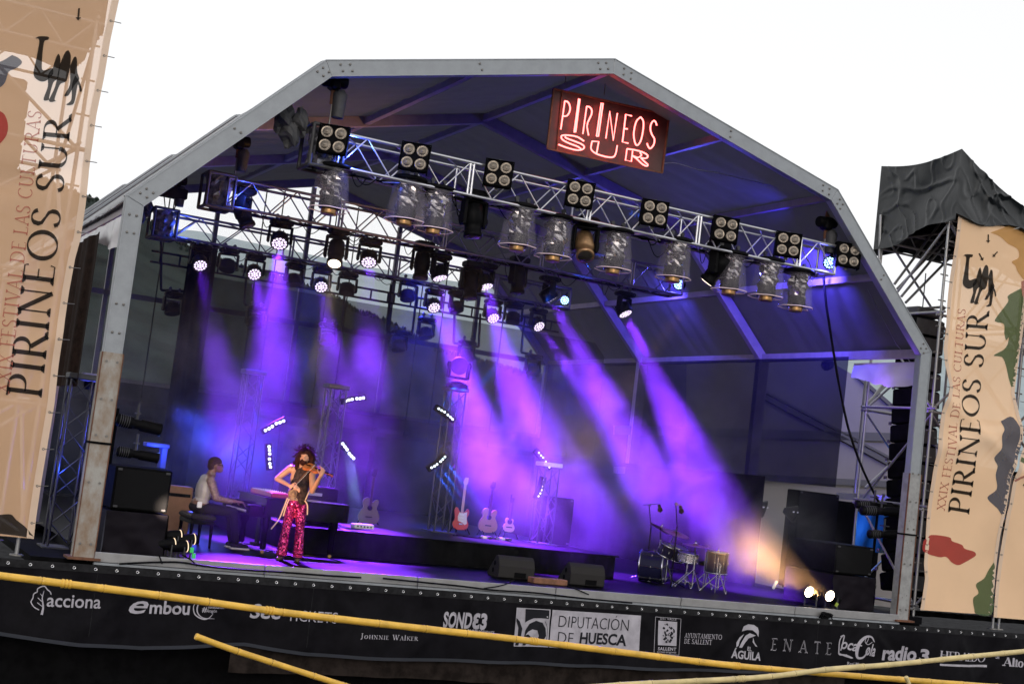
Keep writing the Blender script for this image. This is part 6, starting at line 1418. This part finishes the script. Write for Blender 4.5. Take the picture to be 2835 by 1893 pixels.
drape_box('black cloth-draped case under the left stack beside the floor lamps', -6.8, -5.98, .3, 1.35, DZ, .64)
cab('upper black cabinet of the stack inside the right post', 6.05, 6.92, .7, 1.9, .68, 1.2); drape_box('black cloth-draped case under the right stack behind the lamps', 5.95, 6.93, .6, 1.9, DZ, .66)
q0 = aty(2205, 1385, 4.6); cab('tall black loudspeaker standing behind the right wing', q0.x+.05, q0.x+1.15, 4.6, 5.0, DZ, 2.12); cab('narrow black loudspeaker beside the tall one in the right wing', q0.x+1.2, q0.x+1.75, 3.9, 4.9, DZ, 2.0)
cab('dim loudspeaker stack behind the drum kit', 2.35, 2.85, 4.6, 5.2, ZR, 1.40); q0 = aty(1780, 1500, 6.5)
q = aty(455, 1392, 3.6); t = thing('guitar_amplifier', 'tan upright amplifier cabinet behind the left floor lamps', 'amplifier', (q.x+.2, 3.7, DZ)); m = MB(); m.bbox((q.x+.22, 3.75, DZ+.42), (.44, .3, .84), .02); m.build('cabinet', mat('tan_tolex', (.30, .15, .075), .6, var=.1), t); m = MB(); m.box((q.x+.22, 3.595, DZ+.7), (.36, .01, .05)); m.build('badge_strip', M_blackm, t)
t = thing('backline_case', 'low dark equipment case behind the piano', 'case', (-2.2, 4.3, ZR)); m = MB(); m.bbox((-2.6, 4.4, ZR+.32), (.9, .6, .62), .02); m.build('box', M_blackm, t); m = MB(); m.box((-2.6, 4.09, ZR+.5), (.3, .012, .05)); m.build('panel_lights', mat('panel_grey', (.3, .3, .35), .4), t)
c = aty(1003, 1456, 3.6); t = thing('mixer_unit', 'small pale effects unit standing at the riser edge', 'unit', c); m = MB(); m.bbox(c, (.36, .2, .08), .01); m.build('case', M_white, t); m = MB(); [m.tube(c+V(-.12+.06*i, -.1, 0), c+V(-.12+.06*i, -.115, 0), .014, 8) for i in range(5)]; m.build('knobs', M_blackm, t, kind='stuff')
for lab, (x, y) in (('clear water bottle under the piano tail', (923, 1452)), ('small bottle standing on the ledge of the right wing', (2249, 1545))):
    c = aty(x, y, 3.4 if x < 1000 else 3.8); t = thing('water_bottle', lab, 'bottle', c, 'plastic water bottles'); m = MB(); m.lathe([(.03, -.12), (.034, -.1), (.034, .04), (.012, .09), (.012, .11)], c, n=12); m.build('bottle', clear('bottle_plastic', (.6, .65, .9), .05, .5), t); m = MB(); m.lathe([(.014, .11), (.014, .125)], c, n=10); m.build('cap', M_white, t)
# profile spots lying horizontally on side brackets
def profile(label, a, b, Y, r=.085):
    A_, B_ = aty(*a, Y), aty(*b, Y); d = (B_-A_).normalized(); L = (B_-A_).length; t = thing('profile_spot', label, 'stage light', A_, 'long horizontal profile spots at the stage sides')
    m = MB(); m.lathe([(r*.5, 0), (r*1.05, .02), (r*1.05, L*.35), (r*.8, L*.38), (r*.8, L*.52), (r, L*.54), (r, L*.95), (r*1.1, L*.96), (r*1.1, L), (r*.8, L)], A_, d, 16); m.build('barrel', M_black, t)
    m = MB(); 
    for k in range(5): m.lathe([(r*1.07, L*(.06+.05*k)), (r*1.07, L*(.075+.05*k))], A_, d, 16)
    m.build('cooling_fins', M_dgrey, t); m = MB(); m.tube(A_+d*L*.45, A_+d*L*.45+V(0, .0, .28), .02, 6); m.box(A_+d*L*.45+V(0, 0, .15), (.05, .2, .02)); m.build('clamp', M_dgrey, t)
profile('upper profile spot beside the left post', (322, 1160), (445, 1190), .8); profile('lower profile spot beside the left post, pointing at a blue-lit case', (322, 1247), (438, 1268), .8, .07)
profile('upper front profile spot at the right post', (2385, 1412), (2505, 1418), .8); profile('upper rear profile spot at the right post', (2370, 1395), (2480, 1402), 1.1, .075); profile('lower profile spot at the right post', (2405, 1478), (2497, 1478), .8, .075)
for lab, x, y0, y1, Y in (('vertical pipe carrying the left profile spots', 326, 1130, 1330, .85), ('vertical pipe carrying the right profile spots', 2432, 1390, 1560, 1.0)):
    a = aty(x, y0, Y); b = aty(x, y1, Y); m = MB(); m.tube(a, V(a.x, a.y, b.z), .025, 8); tag(m.build('stand_pipe', M_blackm), lab, 'pipe')
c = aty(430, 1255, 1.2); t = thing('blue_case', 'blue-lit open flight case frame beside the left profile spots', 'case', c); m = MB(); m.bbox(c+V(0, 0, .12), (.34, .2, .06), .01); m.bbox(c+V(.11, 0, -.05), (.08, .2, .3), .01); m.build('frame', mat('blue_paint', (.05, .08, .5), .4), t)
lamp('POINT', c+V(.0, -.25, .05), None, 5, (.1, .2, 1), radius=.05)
c = aty(252, 1045, 2.6); t = thing('par_light', 'blue-glowing fixture with a pale label outside the left post', 'stage light', c, 'small blue LED pars at the truss ends'); m = MB(); m.bbox(c, (.3, .2, .12), .02); m.build('body', mat('lilac_panel', (.35, .33, .6), .4), t); m = MB(); m.lathe([(.08, 0), (.09, .12), (.02, .16)], c+V(0, 0, -.18), n=12); m.build('can', M_black, t)
lamp('POINT', c+V(0, -.2, -.25), None, 5, (.08, .12, 1), radius=.05)
# blue cloth and lit eave beam seen in the right wing
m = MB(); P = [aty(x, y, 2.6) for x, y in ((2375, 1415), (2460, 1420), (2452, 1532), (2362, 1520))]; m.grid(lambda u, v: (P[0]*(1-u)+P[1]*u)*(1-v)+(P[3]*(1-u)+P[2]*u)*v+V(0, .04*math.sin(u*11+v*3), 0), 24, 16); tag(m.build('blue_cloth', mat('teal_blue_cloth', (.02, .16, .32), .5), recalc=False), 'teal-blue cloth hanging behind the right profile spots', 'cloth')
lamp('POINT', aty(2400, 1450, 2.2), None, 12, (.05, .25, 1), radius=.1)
a, b = aty(2322, 1372, 5), aty(2520, 1385, 2.2); m = MB(); m.bar(a, b, .12, .13); tag(m.build('wing_beam', mat('pale_beam', (.4, .4, .5), .4)), 'pale beam lit blue-violet across the right wing', 'beam')
lamp('POINT', (a+b)/2+V(-.1, -.35, .1), None, 26, (.15, .12, 1), radius=.1)
lamp('POINT', aty(2440, 1060, 1.3)+V(-.25, -.2, -.2), None, 22, (.30, .12, 1), radius=.3)  # added violet point light tinting the right valance, no fixture built
# thick cable drop and guy line at the right
m = MB(); m.path(smooth([aty(x, y, 1.2) for x, y in ((2280, 765), (2287, 840), (2296, 900), (2310, 990), (2326, 1080), (2350, 1190), (2385, 1290), (2425, 1375), (2440, 1400))], 5), .024, 6); tag(m.build('cable_drop', M_black), 'thick dark cable bundle hanging from the right end of the front truss', 'cable')
m = MB(); m.path([aty(x, y, .6) for x, y in ((2365, 730), (2480, 950), (2530, 1015), (2534, 1180))], .006, 4); tag(m.build('guy_wire', M_steel), 'thin guy wire from the last blinder down to the right post', 'wire')
# small par lamps on stands seen against the grey gap
for lab, (x, y), Y in (('small hooded lamp on a stand, left one against the grey gap', (2105, 1405), 4.6), ('small hooded lamp beside the tall loudspeaker in the right wing', (2188, 1418), 4.4)):
    c = aty(x, y, Y); t = thing('hooded_lamp', lab, 'stage light', c, 'hooded lamps in the right wing'); m = MB(); m.lathe([(.05, -.15), (.08, -.1), (.17, .06), (.19, .1), (.15, .12)], c, (.7, -.5, -.2), 8); m.build('hood', M_black, t); m = MB(); m.tube(c, V(c.x, c.y, DZ), .018, 6); m.build('stand', M_blackm, t); m = MB(); m.box(c+V(.0, -.17, .02), (.14, .01, .03)); m.build('name_strip', M_white, t)
# ---- neighbouring tent, added masking and wing frame on the right
t = thing('neighbouring_tent', 'large pale grey tent standing beyond the right side of the stage', 'tent', aty(2300, 1500, 9)); Pp = [(1900, 900), (2050, 860), (2372, 1043), (2470, 1118), (2560, 1200), (2600, 1240), (2600, 1700), (1900, 1600)]
m = MB(); m.poly([aty(x, y, 9.5) for x, y in Pp], 6, (0, 1, 0)); m.build('pvc_wall', mat('grey_pvc_wall', (.25, .225, .22), .6, var=.06, vs=.6, bump=.3, bs=.8), t)
for a, b, w in (((1700, 1190), (2560, 1212), .22), ((2100, 1090), (2560, 1335), .12), ((2100, 1075), (2560, 1318), .06), ((1700, 1300), (2560, 1345), .16), ((2372, 1040), (2600, 1238), .1)):
    m = MB(); m.bar(aty(*a, 9.42), aty(*b, 9.42), .06, w, V(0, 0, 1)); m.build('frame_member', mat('tent_frame_grey', (.10, .095, .10), .5), t)
t = thing('wing_scaffold', 'bare scaffold tubes standing in the open right wing', 'scaffolding', aty(2380, 1300, 4.5))
for a, b in (((2397, 1050), (2366, 1365)), ((2385, 1125), (2535, 1132)), ((2385, 1135), (2535, 1150)), ((2397, 1120), (2490, 1030)), ((2397, 1128), (2462, 1040)), ((2400, 1370), (2532, 1190)), ((2395, 1350), (2530, 1225))): rod('tube', aty(*a, 4.2), aty(*b, 4.2), .03, t, M_steel)
o = wavy('y', 6.9, 4.05, 13.9, DZ, 2.3, .03, 5).build('added_wing_masking', M_blackm, recalc=False); tag(o, 'added black masking cloth darkening the rear right side of the stage', 'curtain')  # added to shut out skylight and keep the wing dark
mb = MB(); c = aty(2075, 1450, 5.6); mb.grid(lambda u, v: V(c.x-.25+.5*u, 5.7+.04*math.sin(u*20), DZ+2.2*v), 20, 4); tag(mb.build('pleated_curtain', mat('mauve_grey_curtain', (.09, .07, .10), .8), recalc=False), 'narrow pleated curtain at the left of the grey gap in the right wing', 'curtain')
o = wavy('y', -7.3, 3.2, 9.5, -.05, 2.3, .04, 5).build('added_left_masking', M_blackm, recalc=False); tag(o, 'added black masking cloth darkening the left side behind the blue-lit truss', 'curtain')  # added so the opening behind the left tower stays black
c = aty(2560, 1500, 1.75); o = wavy('x', 1.75, c.x-.35, c.x+3.5, -.05, 3.0, .04, 6).build('added_right_masking', M_blackm, recalc=False); tag(o, 'added black cloth darkening the gap between right tent post and right banner', 'curtain')  # added to hide the bright ground and keep this gap black
# ---- bamboo rails in front
M_bam = mat('yellow_bamboo', (.74, .44, .06), .38, var=.16, vs=5, coat=.15, stretch=(1, 1, 1)); M_bam2 = mat('pale_bamboo', (.62, .50, .24), .4, var=.14, vs=5)
def bamboo(label, pts, Y, r, m, seg=.42, nodes=None, lash=()):
    P = [aty(x, y, Y) for x, y in pts]; t = thing('bamboo_pole', label, 'bamboo pole', P[0], 'bamboo poles of the railing'); S2 = smooth(P, 12); L = [0]
    for a, b in zip(S2, S2[1:]): L.append(L[-1]+(b-a).length)
    def at_(d):
        for i in range(len(L)-1):
            if d <= L[i+1]: return S2[i]+(S2[i+1]-S2[i])*((d-L[i])/(L[i+1]-L[i]))
        return S2[-1]
    rnd = random.Random(int(pts[0][1])); d = 0
    while d < L[-1]-.02:
        e = min(d+seg*rnd.uniform(.75, 1.3), L[-1]); mb = MB(); k = [d, d+.012, d+.03, (d+e)/2, e-.03, e-.012, e]; q = [at_(x) for x in k]; rr = r*rnd.uniform(.95, 1.05)
        if e-d > .1: mb.path(q, [rr*.93, rr*1.10, rr, rr*.97, rr, rr*1.10, rr*.93], 12); o = mb.build('cane_section', m, t); ring = MB(); ring.tube(at_(e-.003), at_(min(e+.003, L[-1])) if e < L[-1] else at_(e-.001)+V(.002, 0, 0), rr*.96, 10); ring.build('node_ring', mat('node_dark', (.10, .055, .02), .7), o)
        d = e
    for f in lash:
        c = at_(L[-1]*f); mb = MB()
        for j in range(3): a = at_(L[-1]*f+.03*j); mb.tube(a, at_(L[-1]*f+.03*j+.018), r*1.16, 12)
        mb.build('lashing', m, t)
    return t
bamboo('long yellow bamboo rail crossing the whole front from upper left to lower right', [(-60, 1586), (0, 1593), (475, 1652), (781, 1694), (1098, 1731), (1417, 1767), (1702, 1802), (2009, 1839), (2294, 1864), (2600, 1888), (2900, 1910)], -6.5, .034, M_bam, .55, lash=(.055, .2, .42, .62))
bamboo('short yellow bamboo rail slanting down at lower left', [(541, 1760), (640, 1796), (760, 1835), (900, 1880), (1000, 1912)], -6.6, .028, M_bam, .4)
bamboo('pale bamboo rail rising to the right edge', [(1600, 1903), (1776, 1892), (2093, 1875), (2294, 1852), (2473, 1838), (2700, 1815), (2900, 1796)], -6.75, .031, M_bam2, .42, lash=(.3, .55))
bamboo('stub of bamboo standing up at lower right', [(2508, 1872), (2518, 1896), (2524, 1915)], -6.9, .024, M_bam2, .3)
# black paint, cloth and plastic are matt here: weak surface reflection
for m_ in bpy.data.materials:
    if m_.use_nodes and 'Principled BSDF' in m_.node_tree.nodes:
        b_ = m_.node_tree.nodes['Principled BSDF']; c_ = b_.inputs['Base Color'].default_value
        if max(c_[0], c_[1], c_[2]) < .05 and b_.inputs['Metallic'].default_value < .1 and m_.name not in ('glass_lens', 'dark_lens', 'black_tarpaulin', 'lake_water'):
            b_.inputs['Specular IOR Level'].default_value = min(b_.inputs['Specular IOR Level'].default_value, .05)
